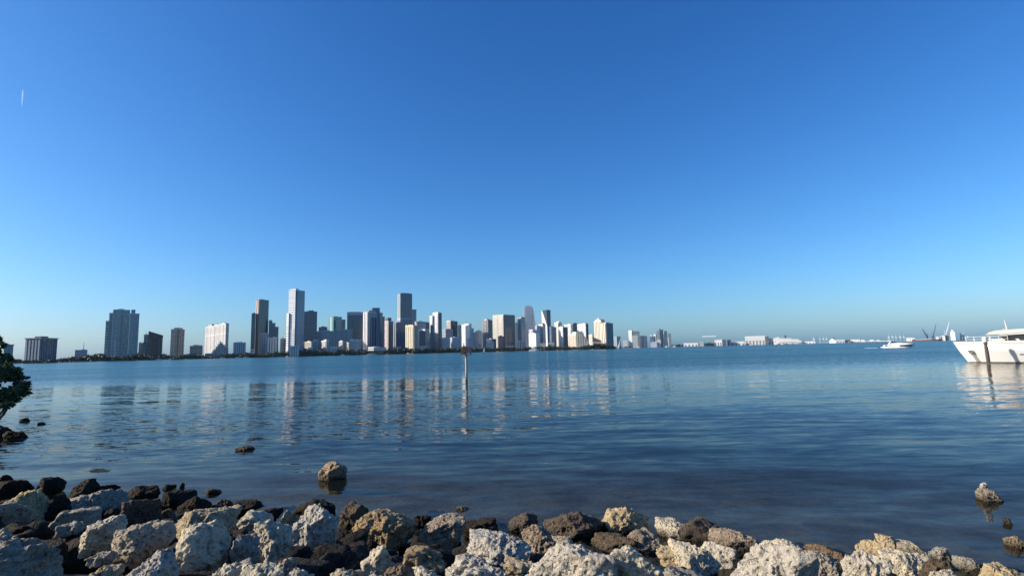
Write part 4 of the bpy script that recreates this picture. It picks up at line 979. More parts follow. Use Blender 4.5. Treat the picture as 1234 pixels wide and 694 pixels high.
leafy(mg, blobs, 7600, 0.085, LEAF_NEAR, aspect=0.85)
branchy(mg, (0, 0, -0.4), [loc_of(5, 450, MY), loc_of(-18, 432, MY), loc_of(24, 468, MY), loc_of(-40, 440, MY), loc_of(2, 414, MY), loc_of(-8, 482, MY), loc_of(28, 456, MY), loc_of(16, 480, MY)], 0.08)
# broad tree beside the viewpoint whose shade falls over the left-hand boulders
st = empty('shade_tree', (-13.0, 1.6, -0.2), 'broad leafy tree on the bank to the left, shading the nearest boulders', 'tree')
leafy(st, [((0.3, 0.4, 3.9), 2.3, 2.3, 1.1, .3), ((-1.6, -1.0, 3.6), 1.8, 1.8, 1.0, .2), ((0.9, 1.8, 3.3), 1.6, 1.6, .8, .2), ((-0.5, 0, 5.0), 1.7, 1.7, .9, .15), ((1.2, -0.9, 3.2), 1.4, 1.5, .8, .15)], 4200, 0.16, LEAF_NEAR)
branchy(st, (0, 0, -0.6), [(0.2, 0.2, 2.4)], 0.22, name='trunk', bend=0.1)
branchy(st, (0.2, 0.2, 2.3), [(1.2, 1.8, 3.6), (-1.5, -0.8, 3.9), (1.1, -0.8, 3.6), (-0.3, 0, 5.2), (0.6, 0.7, 4.4)], 0.12, name='limbs')

# ------------------------------------------------------------------ boats on the far water
BW = simple('boat_white', (0.80, 0.80, 0.78), 0.35)
BG = simple('boat_glass', (0.03, 0.035, 0.04), 0.1)
def motor_boat(px0, px1, Y, lab, tall=1.0, grp='small boats along the far shore', tower=False):
    C, X, Yv, k = ship_frame(px0, Y)
    L = (px1 - px0) * k; r = empty('motor_boat', C, lab, 'boat', grp); fr = (Z0, X, Yv)
    h = max(1.2, L * 0.10)
    hull(L, L * 0.27, h * 1.3, h, fr).build('hull', BW, r)
    cb = MB().box(L * .18, L * .66, -L * .10, L * .10, h * 1.0, h * 1.0 + 1.5 * tall, fr).build('cabin', BW, r)
    MB().box(L * .22, L * .665, -L * .101, L * .101, h + 0.6 * tall, h + 1.15 * tall, fr).build('window_band', BG, cb)
    if tower: MB().box(L * .22, L * .5, -L * .08, L * .08, h + 1.51 * tall, h + 2.9 * tall, fr).build('flybridge', BW, r)
    return r
for a_, b_, Y, lab, tl in ((188, 196, 1290, 'small white motor boat below the maroon slab tower', 1.2), (203, 208.5, 1300, 'small white motor boat below the slender tan tower', 2.2), (264, 272, 1330, 'white boat moored left of the squat blue-grey block', 1.2),
                           (283, 291, 1335, 'white boat, left one of two below the squat blue-grey block', 1.0), (292.5, 300, 1340, 'white boat, right one of two below the squat blue-grey block', 1.2), (411, 416, 1440, 'tiny white boat under the cream shoreline condominiums', 2.0),
                           (442.5, 454, 1480, 'white boat at the foot of the low white podium', 1.0), (768, 772, 4000, 'tiny white boat in front of the distant downtown group, left one', 5.0), (801, 806, 4000, 'tiny white boat in front of the distant downtown group, middle one', 5.0),
                           (810.5, 815.5, 3950, 'tiny white boat right of the distant blue glass tower', 4.0), (903, 906.5, 3900, 'tiny white boat in front of the largest port warehouse', 6.0), (941, 945, 3800, 'tiny white boat in front of the cruise ship', 7.0)):
    motor_boat(a_, b_, Y, lab, tl)
motor_boat(637.5, 652, 1540, 'large white motor yacht in front of the white stepped condominium', 2.4, tower=True)
def sail_boat(px, Y, hpx, lab, lean=0.0):
    C, X, Yv, k = ship_frame(px, Y)
    r = empty('sail_boat', C, lab, 'sailing boat', 'sailing boats'); fr = (Z0, X, Yv)
    L = 11.0; h = hpx * Y / F
    hull(L, 3, 1.4, 1.1, (X * (-L / 2), X, Yv)).build('hull', BW, r)
    top = X * (lean * h) + Vector((0, 0, h))
    MB().tube([Vector((0, 0, 1)), top], [0.25, 0.12], 6).build('mast', BW, r)
    mb = MB()
    for d_ in (-0.05, 0.05):
        tri = [Vector((0, 0, 2.2)) + Yv * d_, X * -4.6 + Vector((0, 0, 2.4)) + Yv * d_, X * (lean * h * .96 - 0.2) + Vector((0, 0, h * .96)) + Yv * d_]
        mb.face(tri if d_ < 0 else tri[::-1])
    mb.build('sail', simple('sail_white', (0.8, 0.8, 0.8), 0.8), r)
sail_boat(583.8, 1500, 6.5, 'small white sailing boat right of the channel marker, below the ribbed grey tower')
sail_boat(745.6, 1640, 12.5, 'white leaning sailing boat at the right end of the near skyline', 0.22)

# ------------------------------------------------------------------ speedboat
C, X, Yv, k = ship_frame(1063.5, 262)
sb = empty('speedboat', C, 'white express cruiser with a dark hull stripe, crossing right', 'boat')
fr = (Z0, X, Yv); L = 38.5 * k
hull(L, 3.7, 1.95, 1.35, fr, bow=0.26, flare=0.8, rake=1.0).build('hull', BW, sb)
rows_t, rows_b = [], []
mb = MB()
for sgn in (-1, 1):
    rt = []; rb = []
    for i in range(9):
        s = 0.06 + 0.86 * i / 8
        f_ = 1.0 if s < 0.48 else max(0.02, 1 - ((s - .48) / .52) ** 2.2)
        zd = 1.35 + 0.6 * s ** 2.2
        rt.append(X * (L * s - 1.0 * zd * max(0, (s - .55) / .45) ** 1.5 * .3) + Yv * (sgn * (1.85 * f_ * 0.985 + 0.03)) + Vector((0, 0, zd * 0.82)))
        rb.append(X * (L * s - 1.0 * zd * max(0, (s - .55) / .45) ** 1.5 * .5) + Yv * (sgn * (1.85 * f_ * 0.93 + 0.03)) + Vector((0, 0, zd * 0.42)))
    mb.loft([rb, rt], False)
mb.build('hull_stripe', simple('stripe_black', (0.02, 0.022, 0.03), 0.25), sb)
# raised foredeck and cabin top
mb = MB()
secs = []
for s, wz, zt in ((0.20, 1.55, 2.15), (0.34, 1.5, 2.55), (0.46, 1.4, 2.5), (0.62, 1.15, 2.2), (0.80, 0.7, 2.02), (0.90, 0.3, 1.86)):
    zb_ = 1.3 + 0.6 * s ** 2.2
    secs.append([X * (L * s) + Yv * y + Vector((0, 0, z)) for y, z in ((-wz, zb_ - .1), (-wz * .82, zt - .12), (0, zt), (wz * .82, zt - .12), (wz, zb_ - .1))])
mb.loft(secs); mb.face(secs[0]); mb.face(secs[-1][::-1]); mb.build('cabin_top', BW, sb)
mb = MB()
ws = [(0.30, 2.52, 1.45), (0.36, 2.95, 1.2), (0.45, 2.53, 1.3)]
mb.face([X * (L * .27) + Yv * -1.4 + Vector((0, 0, 2.2)), X * (L * .46) + Yv * -1.3 + Vector((0, 0, 2.4)), X * (L * .37) + Yv * -1.1 + Vector((0, 0, 3.0)), X * (L * .27) + Yv * -1.15 + Vector((0, 0, 2.95))])
mb.face([X * (L * .46) + Yv * -1.3 + Vector((0, 0, 2.4)), X * (L * .46) + Yv * 1.3 + Vector((0, 0, 2.4)), X * (L * .37) + Yv * 1.1 + Vector((0, 0, 3.0)), X * (L * .37) + Yv * -1.1 + Vector((0, 0, 3.0))])
mb.face([X * (L * .46) + Yv * 1.3 + Vector((0, 0, 2.4)), X * (L * .27) + Yv * 1.4 + Vector((0, 0, 2.2)), X * (L * .27) + Yv * 1.15 + Vector((0, 0, 2.95)), X * (L * .37) + Yv * 1.1 + Vector((0, 0, 3.0))])
mb.build('windshield', BG, sb)
mb = MB()
for sgn in (-1, 1):
    mb.tube([X * (L * .17) + Yv * (sgn * 1.6) + Vector((0, 0, 1.4)), X * (L * .235) + Yv * (sgn * 1.5) + Vector((0, 0, 2.9)), X * (L * .26) + Yv * (sgn * 0.9) + Vector((0, 0, 3.25))], [0.28, 0.2, 0.14], 6)
mb.tube([X * (L * .26) + Yv * -0.95 + Vector((0, 0, 3.25)), X * (L * .26) + Yv * 0.95 + Vector((0, 0, 3.25))], 0.16, 6)
mb.build('radar_arch', BW, sb)
mb = MB()
rail = [X * (L * s) + Yv * y + Vector((0, 0, z)) for s, y, z in ((.55, -1.5, 2.35), (.75, -1.1, 2.5), (.92, -.4, 2.45), (.99, 0, 2.4))]
for a_, b_ in zip(rail, rail[1:]): mb.tube([a_, b_], 0.03, 5)
for p in rail: mb.tube([p - Vector((0, 0, 0.6)), p], 0.025, 5)
mb.build('bow_rail', simple('rail_steel', (0.7, 0.7, 0.7), 0.25, 0.8), sb)
MB().box(-1.0, 0.35, -1.5, 1.5, 0.15, 0.55, fr).build('swim_platform', BW, sb)
FOAM = simple('foam', (0.42, 0.50, 0.55), 0.8, 0, 0.2, 1.0)
wk = MB()
for i in range(26):
    s = random.random() ** 0.8
    p = X * (-2.6 - 4.6 * s) + Yv * random.uniform(-0.9, 0.9) * (0.4 + s)
    rr = random.uniform(0.15, 0.4)
    ring = [p + X * (math.cos(q_) * rr * 2.2) + Yv * (math.sin(q_) * rr) + Vector((0, 0, 0.05)) for q_ in [j * math.pi / 3 for j in range(6)]]
    tp = p + Vector((0, 0, 0.05 + rr * 0.5))
    for j in range(6): wk.face([ring[j], ring[(j + 1) % 6], tp], smooth=True)
tag(wk.build('wake_foam', FOAM, None, C), 'short white streak of foam astern of the speedboat', 'foam', kind='stuff')

# ------------------------------------------------------------------ yacht at the right edge
p = at(1148, horizon(1148), 71.5)
az = math.atan2(at(1190, 410, 70).x, 70)
u = Vector((math.cos(az), -math.sin(az), 0))
L = 23.0
X = -u; Yv = Vector((-X.y, X.x, 0))          # Yv points to the viewer
stern = Vector((p.x, p.y, 0)) + u * L
yt = empty('motor_yacht', stern, 'large white motor yacht, only its bow half in frame at the right edge', 'yacht')
fr = (Z0, X, Yv)
YW = simple('yacht_gelcoat', (0.60, 0.595, 0.56), 0.22, 0, 0.02, 0.3)
hull(L, 5.2, 2.78, 2.62, fr, bow=0.2, flare=0.72, rake=0.5, draft=0.8, nst=26).build('hull', YW, yt, merge=True)
def hull_pt(d, z, proud=0.02):
    """point on the near side of the hull, d metres aft of the bow tip"""
    s = 1 - d / L
    f_ = 1.0 if s < 0.6 else max(0.015, 1 - ((s - 0.6) / 0.4) ** 2.2)
    zd = 2.62 + 0.16 * s ** 2.2
    hb = 2.6 * f_; hw = hb * 0.72 * (1 - 0.45 * max(0, (s - 0.6) / 0.4))
    pull = 0.5 * zd * max(0, (s - 0.55) / 0.45) ** 1.5
    q_ = z / zd
    if q_ < 0.5: wv = hw + (hb - hw) * 0.6 * q_ * 2; xx = -pull + pull * 0.55 * q_ * 2
    else: wv = hw + (hb - hw) * (0.6 + 0.4 * (q_ - .5) * 2); xx = -pull * 0.45 * (1 - (q_ - .5) * 2)
    return X * (L - d + xx) + Yv * (wv + proud) + Vector((0, 0, z))
def strip(z0, z1, d0, d1, proud=0.02, n=30):
    mb = MB()
    a_ = [hull_pt(d0 + (d1 - d0) * i / n, z0, proud) for i in range(n + 1)]
    b_ = [hull_pt(d0 + (d1 - d0) * i / n, z1, proud) for i in range(n + 1)]
    mb.loft([a_, b_], True)
    return mb
strip(0.02, 0.17, 0.03, 20).build('boot_stripe', simple('boot_dark', (0.06, 0.06, 0.05), 0.4), yt)
strip(2.44, 2.56, 0.05, 20, 0.05).build('rub_rail', simple('rub_grey', (0.58, 0.57, 0.54), 0.35), yt)
mb = MB(); cap = [hull_pt(0.0 + 18 * i / 24, 2.60, 0.0) for i in range(25)]
mb.tube([q_ + Vector((0, 0, 0.10)) for q_ in cap], 0.07, 6); mb.build('toe_rail', YW, yt)
strip(1.02, 1.14, 6.0, 6.5, 0.03, 4).build('hull_window', BG, yt)
strip(2.10, 2.18, 0.55, 0.78, 0.03, 3).build('fairlead', simple('fairlead_steel', (0.3, 0.3, 0.3), 0.3, 0.7), yt)
# anchor in its pocket and the stainless plate below it
strip(0.18, 1.62, 1.05, 1.55, 0.025, 6).build('anchor_plate', simple('plate_steel', (0.42, 0.40, 0.36), 0.35, 0.6), yt)
mb = MB()
for z0_, z1_, d0, d1 in ((1.55, 1.62, 0.95, 1.5), (1.12, 1.18, 1.05, 1.6), (1.18, 1.55, 0.97, 1.05), (1.18, 1.55, 1.5, 1.58)):
    a_, b_, c_, e_ = hull_pt(d0, z0_, .09), hull_pt(d1, z0_, .09), hull_pt(d1, z1_, .09), hull_pt(d0, z1_, .09)
    n_ = Yv * -0.08
    mb.face([a_, b_, c_, e_]); mb.face([a_ + n_, a_, e_, e_ + n_]); mb.face([b_, b_ + n_, c_ + n_, c_]); mb.face([e_, c_, c_ + n_, e_ + n_]); mb.face([a_ + n_, b_ + n_, b_, a_])
pk_ = mb.build('anchor_pocket', simple('pocket_dark', (0.12, 0.11, 0.10), 0.4, 0.3), yt)
mb = MB(); A0 = hull_pt(1.25, 1.5, .16); A1 = hull_pt(1.32, 1.15, .18)
mb.tube([A0, A1], 0.05, 6); mb.tube([hull_pt(1.06, 1.32, .16), A1, hull_pt(1.52, 1.36, .16)], [0.03, 0.06, 0.03], 6)
mb.build('anchor', simple('anchor_steel', (0.55, 0.54, 0.5), 0.3, 0.8), pk_)
# foredeck
mb = MB()
rl = [hull_pt(18 * i / 20, 2.60, -0.02) for i in range(21)]
rr_ = [q_ - Yv * (2 * (q_.dot(Yv))) for q_ in rl]
mb.loft([rl, rr_], True); mb.build('deck', simple('deck_teak', (0.45, 0.38, 0.30), 0.6), yt)
def prism_y(mb, pts, y0, y1):
    """pts: (d aft of bow, z) outline, extruded across the boat"""
    q_ = lambda d, z, y: X * (L - d) + Yv * y + Vector((0, 0, z))
    mb.face([q_(d, z, y1) for d, z in pts]); mb.face([q_(d, z, y0) for d, z in pts[::-1]])
    for (d0, z0_), (d1, z1_) in zip(pts, pts[1:] + pts[:1]):
        mb.face([q_(d0, z0_, y1), q_(d0, z0_, y0), q_(d1, z1_, y0), q_(d1, z1_, y1)])
    return mb
wh = prism_y(MB(), [(5.2, 2.68), (4.6, 3.42), (14, 3.80), (14, 2.68)], -1.75, 1.75).build('wheelhouse_glass', BG, yt)
prism_y(MB(), [(4.45, 3.42), (4.65, 3.5), (7.2, 3.74), (14, 4.05), (14, 3.81), (7.2, 3.56), (4.7, 3.43)], -2.0, 2.0).build('visor_roof', YW, yt)
prism_y(MB(), [(6.2, 2.68), (6.5, 2.68), (6.3, 3.0), (6.0, 3.0)], 1.76, 1.8).build('window_mullion', YW, wh)
prism_y(MB(), [(5.4, 2.62), (3.9, 2.70), (3.8, 2.95), (4.6, 3.05), (5.2, 2.95)], -1.2, 1.2).build('sunpad', simple('sunpad_cream', (0.66, 0.62, 0.54), 0.8), yt)
# flybridge shade
fb = prism_y(MB(), [(3.25, 3.56), (3.75, 3.86), (4.25, 4.06), (6.5, 4.18), (14, 4.24), (14, 4.06), (7, 3.78), (4.9, 3.58)], -1.9, 1.9).build('flybridge_top', simple('shade_cream', (0.56, 0.54, 0.48), 0.6, 0, 0.04), yt)
mb = MB(); q_ = lambda d, z, y: X * (L - d) + Yv * y + Vector((0, 0, z))
for d, y in ((3.6, 1.2), (3.6, -1.2), (4.8, 1.5), (4.8, -1.5)): mb.tube([q_(d, 2.66, y), q_(d + .1, 3.9, y)], 0.035, 6)
mb.build('shade_poles', simple('rail_steel', (0.7, 0.7, 0.7), 0.25, 0.8), yt)
mb = MB(); mb.tube([q_(5.45, 3.6, 0.6), q_(5.35, 4.6, 0.6), q_(5.25, 5.35, 0.6)], [0.09, 0.07, 0.03], 6); mb.build('antenna', YW, fb)
prism_y(MB(), [(4.9, 4.12), (5.05, 4.30), (5.35, 4.30), (5.4, 4.14)], -0.3, 0.3).build('radar', simple('radar_grey', (0.3, 0.3, 0.31), 0.5), fb)
# bow rail
mb = MB()
for zz in (3.0, 3.34):
    pts = [hull_pt(1.3 + 4.0 * i / 10, 2.58, -0.12) + Vector((0, 0, zz - 2.58)) for i in range(11)]
    mb.tube(pts, 0.022, 6)
    mb.tube([q2_ - Yv * (2 * q2_.dot(Yv)) for q2_ in pts], 0.022, 6)
for i in range(6):
    p0 = hull_pt(1.3 + 0.8 * i, 2.58, -0.12)
    for p_ in (p0, p0 - Yv * (2 * p0.dot(Yv))): mb.tube([p_, p_ + Vector((0, 0, 0.78))], 0.022, 6)
mb.build('bow_rail', simple('rail_white', (0.75, 0.75, 0.74), 0.3), yt)

# mooring pile in front of the yacht
top = at(1186.4, 405.4, 66.0)
pl = empty('mooring_pile', (top.x, top.y, 0), 'dark timber mooring pile with a white cap, standing in front of the yacht', 'pile')
pm = simple('pile_timber', (0.075, 0.058, 0.045), 0.85, 0, 0.4, 3.0)
lean = Vector((0.10, 0, 0))
MB().tube([Vector((0.16, 0, -1.6)), Vector((0.06, 0, 1.4)), Vector((0.0, 0, top.z - 0.62))], [0.20, 0.19, 0.185], 14).build('post', pm, pl)
MB().tube([Vector((0.0, 0, top.z - 0.66)), Vector((0.0, 0, top.z - 0.16)), Vector((0, 0, top.z))], [0.235, 0.23, 0.05], 14).build('cap', simple('pile_cap_white', (0.60, 0.59, 0.56), 0.5), pl)
MB().tube([Vector((0.147, 0, -0.3)), Vector((0.142, 0, 0.14))], [0.212, 0.208], 14).build('barnacle_band', simple('barnacle_pale', (0.42, 0.38, 0.32), 0.9, 0, 0.3, 6.0), pl)

# ------------------------------------------------------------------ channel marker
MYk = 52.5
b = at(562.2, 460, MYk); tp = at(562.6, 417.2, MYk)
mk = empty('channel_marker', (b.x, b.y, 0), 'timber channel marker on a single pole rising from the bay, slatted platform on top', 'channel marker')
ht = tp.z
POLE = NT('marker_pole')
t_ = POLE
tc = t_.n('ShaderNodeTexCoord').outputs['Object']
zz = t_.n('ShaderNodeSeparateXYZ', {0: tc}).outputs[2]
st_ = t_.noise(t_.n('ShaderNodeMapping', {'Vector': tc, 'Scale': (9, 9, 1.2)}).outputs[0], 1.0, 4, 0.6).outputs['Fac']
hgt = t_.math('ADD', zz, t_.math('MULTIPLY', st_, 0.9))
pb = t_.mix(t_.ramp(hgt, 0.75, 1.5), (0.05, 0.042, 0.03), t_.mix(st_, (0.32, 0.27, 0.20), (0.54, 0.49, 0.40)))
PM = t_.surf(t_.n('ShaderNodeBsdfPrincipled', {'Base Color': pb, 'Roughness': 0.8}).outputs[0])
pole_ = MB().tube([(0.02, 0, -2), (0, 0, 1.0), (0, 0, ht - 0.75)], [0.125, 0.112, 0.105], 14).build('pole', PM, mk)
wood = simple('marker_wood', (0.15, 0.115, 0.09), 0.85, 0, 0.3, 5.0)
red = simple('marker_board', (0.13, 0.085, 0.075), 0.7, 0, 0.3, 4.0)
MB().box(-0.52, 0.52, -0.34, 0.34, ht - 0.82, ht - 0.73).build('platform', wood, mk)
MB().box(-0.47, 0.5, -0.40, -0.345, ht - 0.50, ht - 0.38).build('rail_board', wood, mk)
MB().box(-0.44, 0.48, -0.40, -0.345, ht - 0.18, ht - 0.06).build('rail_board', wood, mk)
MB().box(-0.33, 0.10, -0.33, -0.28, ht - 0.72, ht + 0.02).build('day_board', red, mk)
mb = MB()
for x_ in (-0.44, 0.44):
    for y_ in (-0.3, 0.3): mb.box(x_ - 0.035, x_ + 0.035, y_ - 0.035, y_ + 0.035, ht - 0.729, ht - 0.02)
mb.build('corner_posts', wood, mk)
MB().box(-0.44, 0.44, 0.34, 0.385, ht - 0.42, ht - 0.28).build('back_board', wood, mk)
MB().tube([(-0.22, 0.05, ht - 0.73), (-0.22, 0.05, ht + 0.1), (-0.22, 0.05, ht + 0.35)], [0.06, 0.06, 0.02], 8).build('lamp_post', simple('marker_dark', (0.05, 0.05, 0.05), 0.6), mk)

# ------------------------------------------------------------------ shore and sea bed (one sheet)
SLOPE = 0.28


def shore_y(x):
    y = 8.75 - 0.30 * x
    if x < -19.3: y += min(9.0, 1.5 * (x + 19.3) ** 2)
    if x > 9: y = 8.75 - 0.30 * 9 - 0.12 * (x - 9)
    return y


def shore_z(x, y):
    t = shore_y(x) - y
    if t > 0:
        return min(1.45, SLOPE * t) if t < 5.2 else 1.45 + 0.02 * min(10, t - 5.2)
    return max(-2.6, 0.085 * t)


def hash3(ix, iy, iz, seed):
    h = (ix * 374761393 + iy * 668265263 + iz * 1274126177 + seed * 974634721) & 0xFFFFFFFF
    h = ((h ^ (h >> 13)) * 1103515245) & 0xFFFFFFFF
    h = ((h ^ (h >> 16)) * 2246822519) & 0xFFFFFFFF
    return ((h ^ (h >> 15)) & 0xFFFFFF) / float(0xFFFFFF)


def vnoise(p, seed=0):
    i = np.floor(p).astype(np.int64); f = p - i
    u = f * f * f * (f * (f * 6 - 15) + 10)
    r = 0
    for a in (0, 1):
        for b in (0, 1):
            for c in (0, 1):
                wgt = (u[:, 0] if a else 1 - u[:, 0]) * (u[:, 1] if b else 1 - u[:, 1]) * (u[:, 2] if c else 1 - u[:, 2])
                r = r + wgt * hash3(i[:, 0] + a, i[:, 1] + b, i[:, 2] + c, seed)
    return r * 2 - 1


def fbm(p, oct=4, seed=0, gain=0.5, ridged=False):
    r = np.zeros(len(p)); amp = 1.0; tot = 0
    for o in range(oct):
        n = vnoise(p * (2.03 ** o) + o * 17.3, seed + o)
        r += amp * ((1 - 2 * np.abs(n)) if ridged else n); tot += amp; amp *= gain
    return r / tot


def worley(p, seed=0):
    i = np.floor(p).astype(np.int64); best = np.full(len(p), 9.0)
    for a in (-1, 0, 1):
        for b in (-1, 0, 1):
            for c in (-1, 0, 1):
                q = i + np.array([a, b, c])
                jit = np.stack([hash3(q[:, 0], q[:, 1], q[:, 2], seed + k) for k in (11, 12, 13)], 1)
                best = np.minimum(best, ((q + jit - p) ** 2).sum(1))
    return np.sqrt(best)


xs = np.concatenate([np.linspace(-90, -24, 24), np.linspace(-23, 16, 160), np.linspace(17, 90, 24)])
ts = np.concatenate([np.linspace(-110, -24, 20), np.linspace(-23, 7, 130), np.linspace(8, 60, 16)])
V = []
for t_ in ts:
    for x in xs: V.append((x, shore_y(x) - t_, shore_z(x, shore_y(x) - t_)))
V = np.array(V)
z0_ = V[:, 2].copy()
dz = fbm(V * np.array([0.7, 0.7, 0]) + 3.1, 4, 21) * 0.10 + fbm(V * np.array([2.5, 2.5, 0]), 3, 31) * 0.04
V[:, 2] += dz * np.where(V[:, 2] > 0.02, 1.0, 0.6) - 0.06 - 0.18 * np.clip(V[:, 2] / 0.3, 0, 1)
V[:, 2] = np.where((z0_ < -0.04), np.minimum(V[:, 2], -0.09), V[:, 2])
nx, ny = len(xs), len(ts)
fq = np.array([(j * nx + i, (j + 1) * nx + i, (j + 1) * nx + i + 1, j * nx + i + 1) for j in range(ny - 1) for i in range(nx - 1)])[:, ::-1]
t = NT('shore_bed')
pos = t.n('ShaderNodeNewGeometry').outputs['Position']
z_ = t.n('ShaderNodeSeparateXYZ', {0: pos}).outputs[2]
n1 = t.noise(pos, 1.1, 6, 0.65).outputs['Fac']; n2 = t.noise(pos, 7.0, 5, 0.65).outputs['Fac']
sand = t.mix(t.ramp(n2, 0.3, 0.7), (0.075, 0.066, 0.048), (0.15, 0.13, 0.095))
weed = t.mix(t.ramp(n2, 0.3, 0.7), (0.028, 0.022, 0.016), (0.075, 0.058, 0.038))
bed = t.mix(t.ramp(n1, 0.42, 0.56), weed, sand)
dry = t.mix(t.ramp(n2, 0.35, 0.7), (0.018, 0.016, 0.013), (0.06, 0.05, 0.04))  # ground above water coloured near black for the shade between boulders
bc = t.mix(t.ramp(z_, 0.02, 0.25), bed, dry)
bp = t.n('ShaderNodeBump', {'Height': n2, 'Strength': 0.8, 'Distance': 0.05}).outputs[0]
SHORE = t.surf(t.n('ShaderNodeBsdfPrincipled', {'Base Color': bc, 'Roughness': 0.85, 'Normal': bp}).outputs[0])
tag(np_mesh('ground', V, fq, SHORE, smooth=True), kind='structure')

# ------------------------------------------------------------------ water
t = NT('bay_water')
geo = t.n('ShaderNodeNewGeometry')
pos = geo.outputs['Position']
sx = t.n('ShaderNodeSeparateXYZ', {0: pos})
PX, PY = sx.outputs[0], sx.outputs[1]


def slope(scale, sxy, amp, detail=2.0, seed=0.0):
    mp = t.n('ShaderNodeMapping', {'Vector': pos, 'Scale': (sxy[0], sxy[1], 0.0), 'Location': (seed, seed * 1.7, seed)}).outputs[0]
    c = t.noise(mp, scale, detail, 0.5).outputs['Color']
    c = t.vmath('SUBTRACT', c, (0.5, 0.5, 0.5))
    c = t.vmath('MULTIPLY', c, (sxy[0] * 1.4, 1.0, 0.0))
    return t.vmath('SCALE', c, scale=amp)


# wind patches: the far water is ruffled, the water inside 75 m is calmer with streaks
mpw = t.n('ShaderNodeMapping', {'Vector': pos, 'Scale': (0.010, 0.055, 0.0)}).outputs[0]
patch = t.noise(mpw, 1.0, 3.0, 0.5).outputs['Fac']
edge = t.math('ADD', PY, t.math('MULTIPLY', t.math('SUBTRACT', patch, 0.5), 30.0))
farf = t.ramp(edge, 58.0, 92.0)
mpl = t.n('ShaderNodeMapping', {'Vector': pos, 'Scale': (0.06, 0.12, 0.0)}).outputs[0]
pn = t.noise(mpl, 1.0, 3.0, 0.5).outputs['Fac']
# a cat's-paw of fine ripples in front of the left shore
dl = t.vmath('LENGTH', t.vmath('MULTIPLY', t.vmath('SUBTRACT', pos, (-14.0, 27.0, 0.0)), (0.055, 0.085, 0.0)))
dl = t.t.nodes[-1].outputs['Value']
paw = t.math('MULTIPLY', t.ramp(t.math('ADD', dl, t.math('MULTIPLY', pn, 0.8)), 1.5, 0.8), 1.0)
amp_f = t.math('ADD', t.math('ADD', t.ramp(PY, 14, 50, 0.16, 0.30), t.math('MULTIPLY', farf, 1.0)), t.math('ADD', t.math('MULTIPLY', paw, 0.45), t.math('MULTIPLY', t.ramp(pn, 0.4, 0.65), 0.14)))
fine = t.vmath('SCALE', t.vmath('ADD', slope(4.2, (0.34, 1.0), 0.60, 2.0, 3.0), slope(13.0, (0.7, 1.0), 0.16, 1.0, 7.0)), scale=amp_f)
swell = slope(0.42, (0.16, 1.0), 0.20, 2.0, 1.0)
swell2 = slope(1.5, (0.25, 1.0), 0.24, 2.0, 5.0)
sw = t.vmath('SCALE', t.vmath('ADD', swell, swell2), scale=t.ramp(edge, 15.0, 60.0, 0.85, 0.42))
sl3 = t.vmath('ADD', fine, sw)
mps = t.n('ShaderNodeMapping', {'Vector': pos, 'Scale': (0.0016, 0.016, 0.0)}).outputs[0]
streak = t.noise(mps, 1.0, 4.0, 0.6).outputs['Fac']
# the ruffled water shows the weather faces of its waves: a mean tilt towards the shore
tilt = t.n('ShaderNodeCombineXYZ', {0: 0.0, 1: t.math('MULTIPLY', farf, t.ramp(streak, 0.35, 0.65, -0.17, -0.085)), 2: 1.0}).outputs[0]
nrm = t.vmath('NORMALIZE', t.vmath('ADD', sl3, tilt))
fres = t.n('ShaderNodeFresnel', {'IOR': 1.333, 'Normal': nrm}).outputs[0]
# rays are not bent at the surface, so light coming up from the bed keeps the low loss it would really have
bk = geo.outputs['Backfacing']
fres = t.math('ADD', t.math('MULTIPLY', fres, t.math('SUBTRACT', 1.0, bk)), t.math('MULTIPLY', bk, 0.10))
gl = t.n('ShaderNodeBsdfGlossy', {'Color': t.mix(t.ramp(PY, 55, 110), t.mix(t.ramp(PY, 10, 45), (0.60, 0.54, 0.51), (0.94, 0.89, 0.84)), (0.80, 0.78, 0.74)), 'Roughness': t.ramp(edge, 20, 90, 0.03, 0.10), 'Normal': nrm}).outputs[0]
# body: clear over the shallows, opaque blue-green where it is deep
body_col = t.mix(t.ramp(PY, 20, 140), (0.017, 0.024, 0.025), (0.016, 0.078, 0.082))
df = t.n('ShaderNodeBsdfDiffuse', {'Color': body_col}).outputs[0]
tr = t.n('ShaderNodeBsdfTransparent', {'Color': (0.80, 0.79, 0.66, 1)}).outputs[0]
tt = t.math('ADD', PY, t.math('MULTIPLY', PX, 0.30))      # distance out from the shoreline
deep = t.ramp(tt, 8.5, 26.0, 0.10, 1.0)
body = t.n('ShaderNodeMixShader', {0: deep, 1: tr, 2: df}).outputs[0]
WATER = t.surf(t.n('ShaderNodeMixShader', {0: fres, 1: body, 2: gl}).outputs[0])
mb = MB()
mb.face([(-16000, -40, 0), (16000, -40, 0), (16000, 15000, 0), (-16000, 15000, 0)])
tag(mb.build('water', WATER), kind='structure')

# ------------------------------------------------------------------ rocks
def icosphere(level):
    import bmesh
    b = bmesh.new(); bmesh.ops.create_icosphere(b, subdivisions=level, radius=1.0)
    v = np.array([p.co[:] for p in b.verts]); f = np.array([[q.index for q in fc.verts] for fc in b.faces]); b.free()
    return v, f
ICO = {l: icosphere(l) for l in (3, 4, 5, 6)}


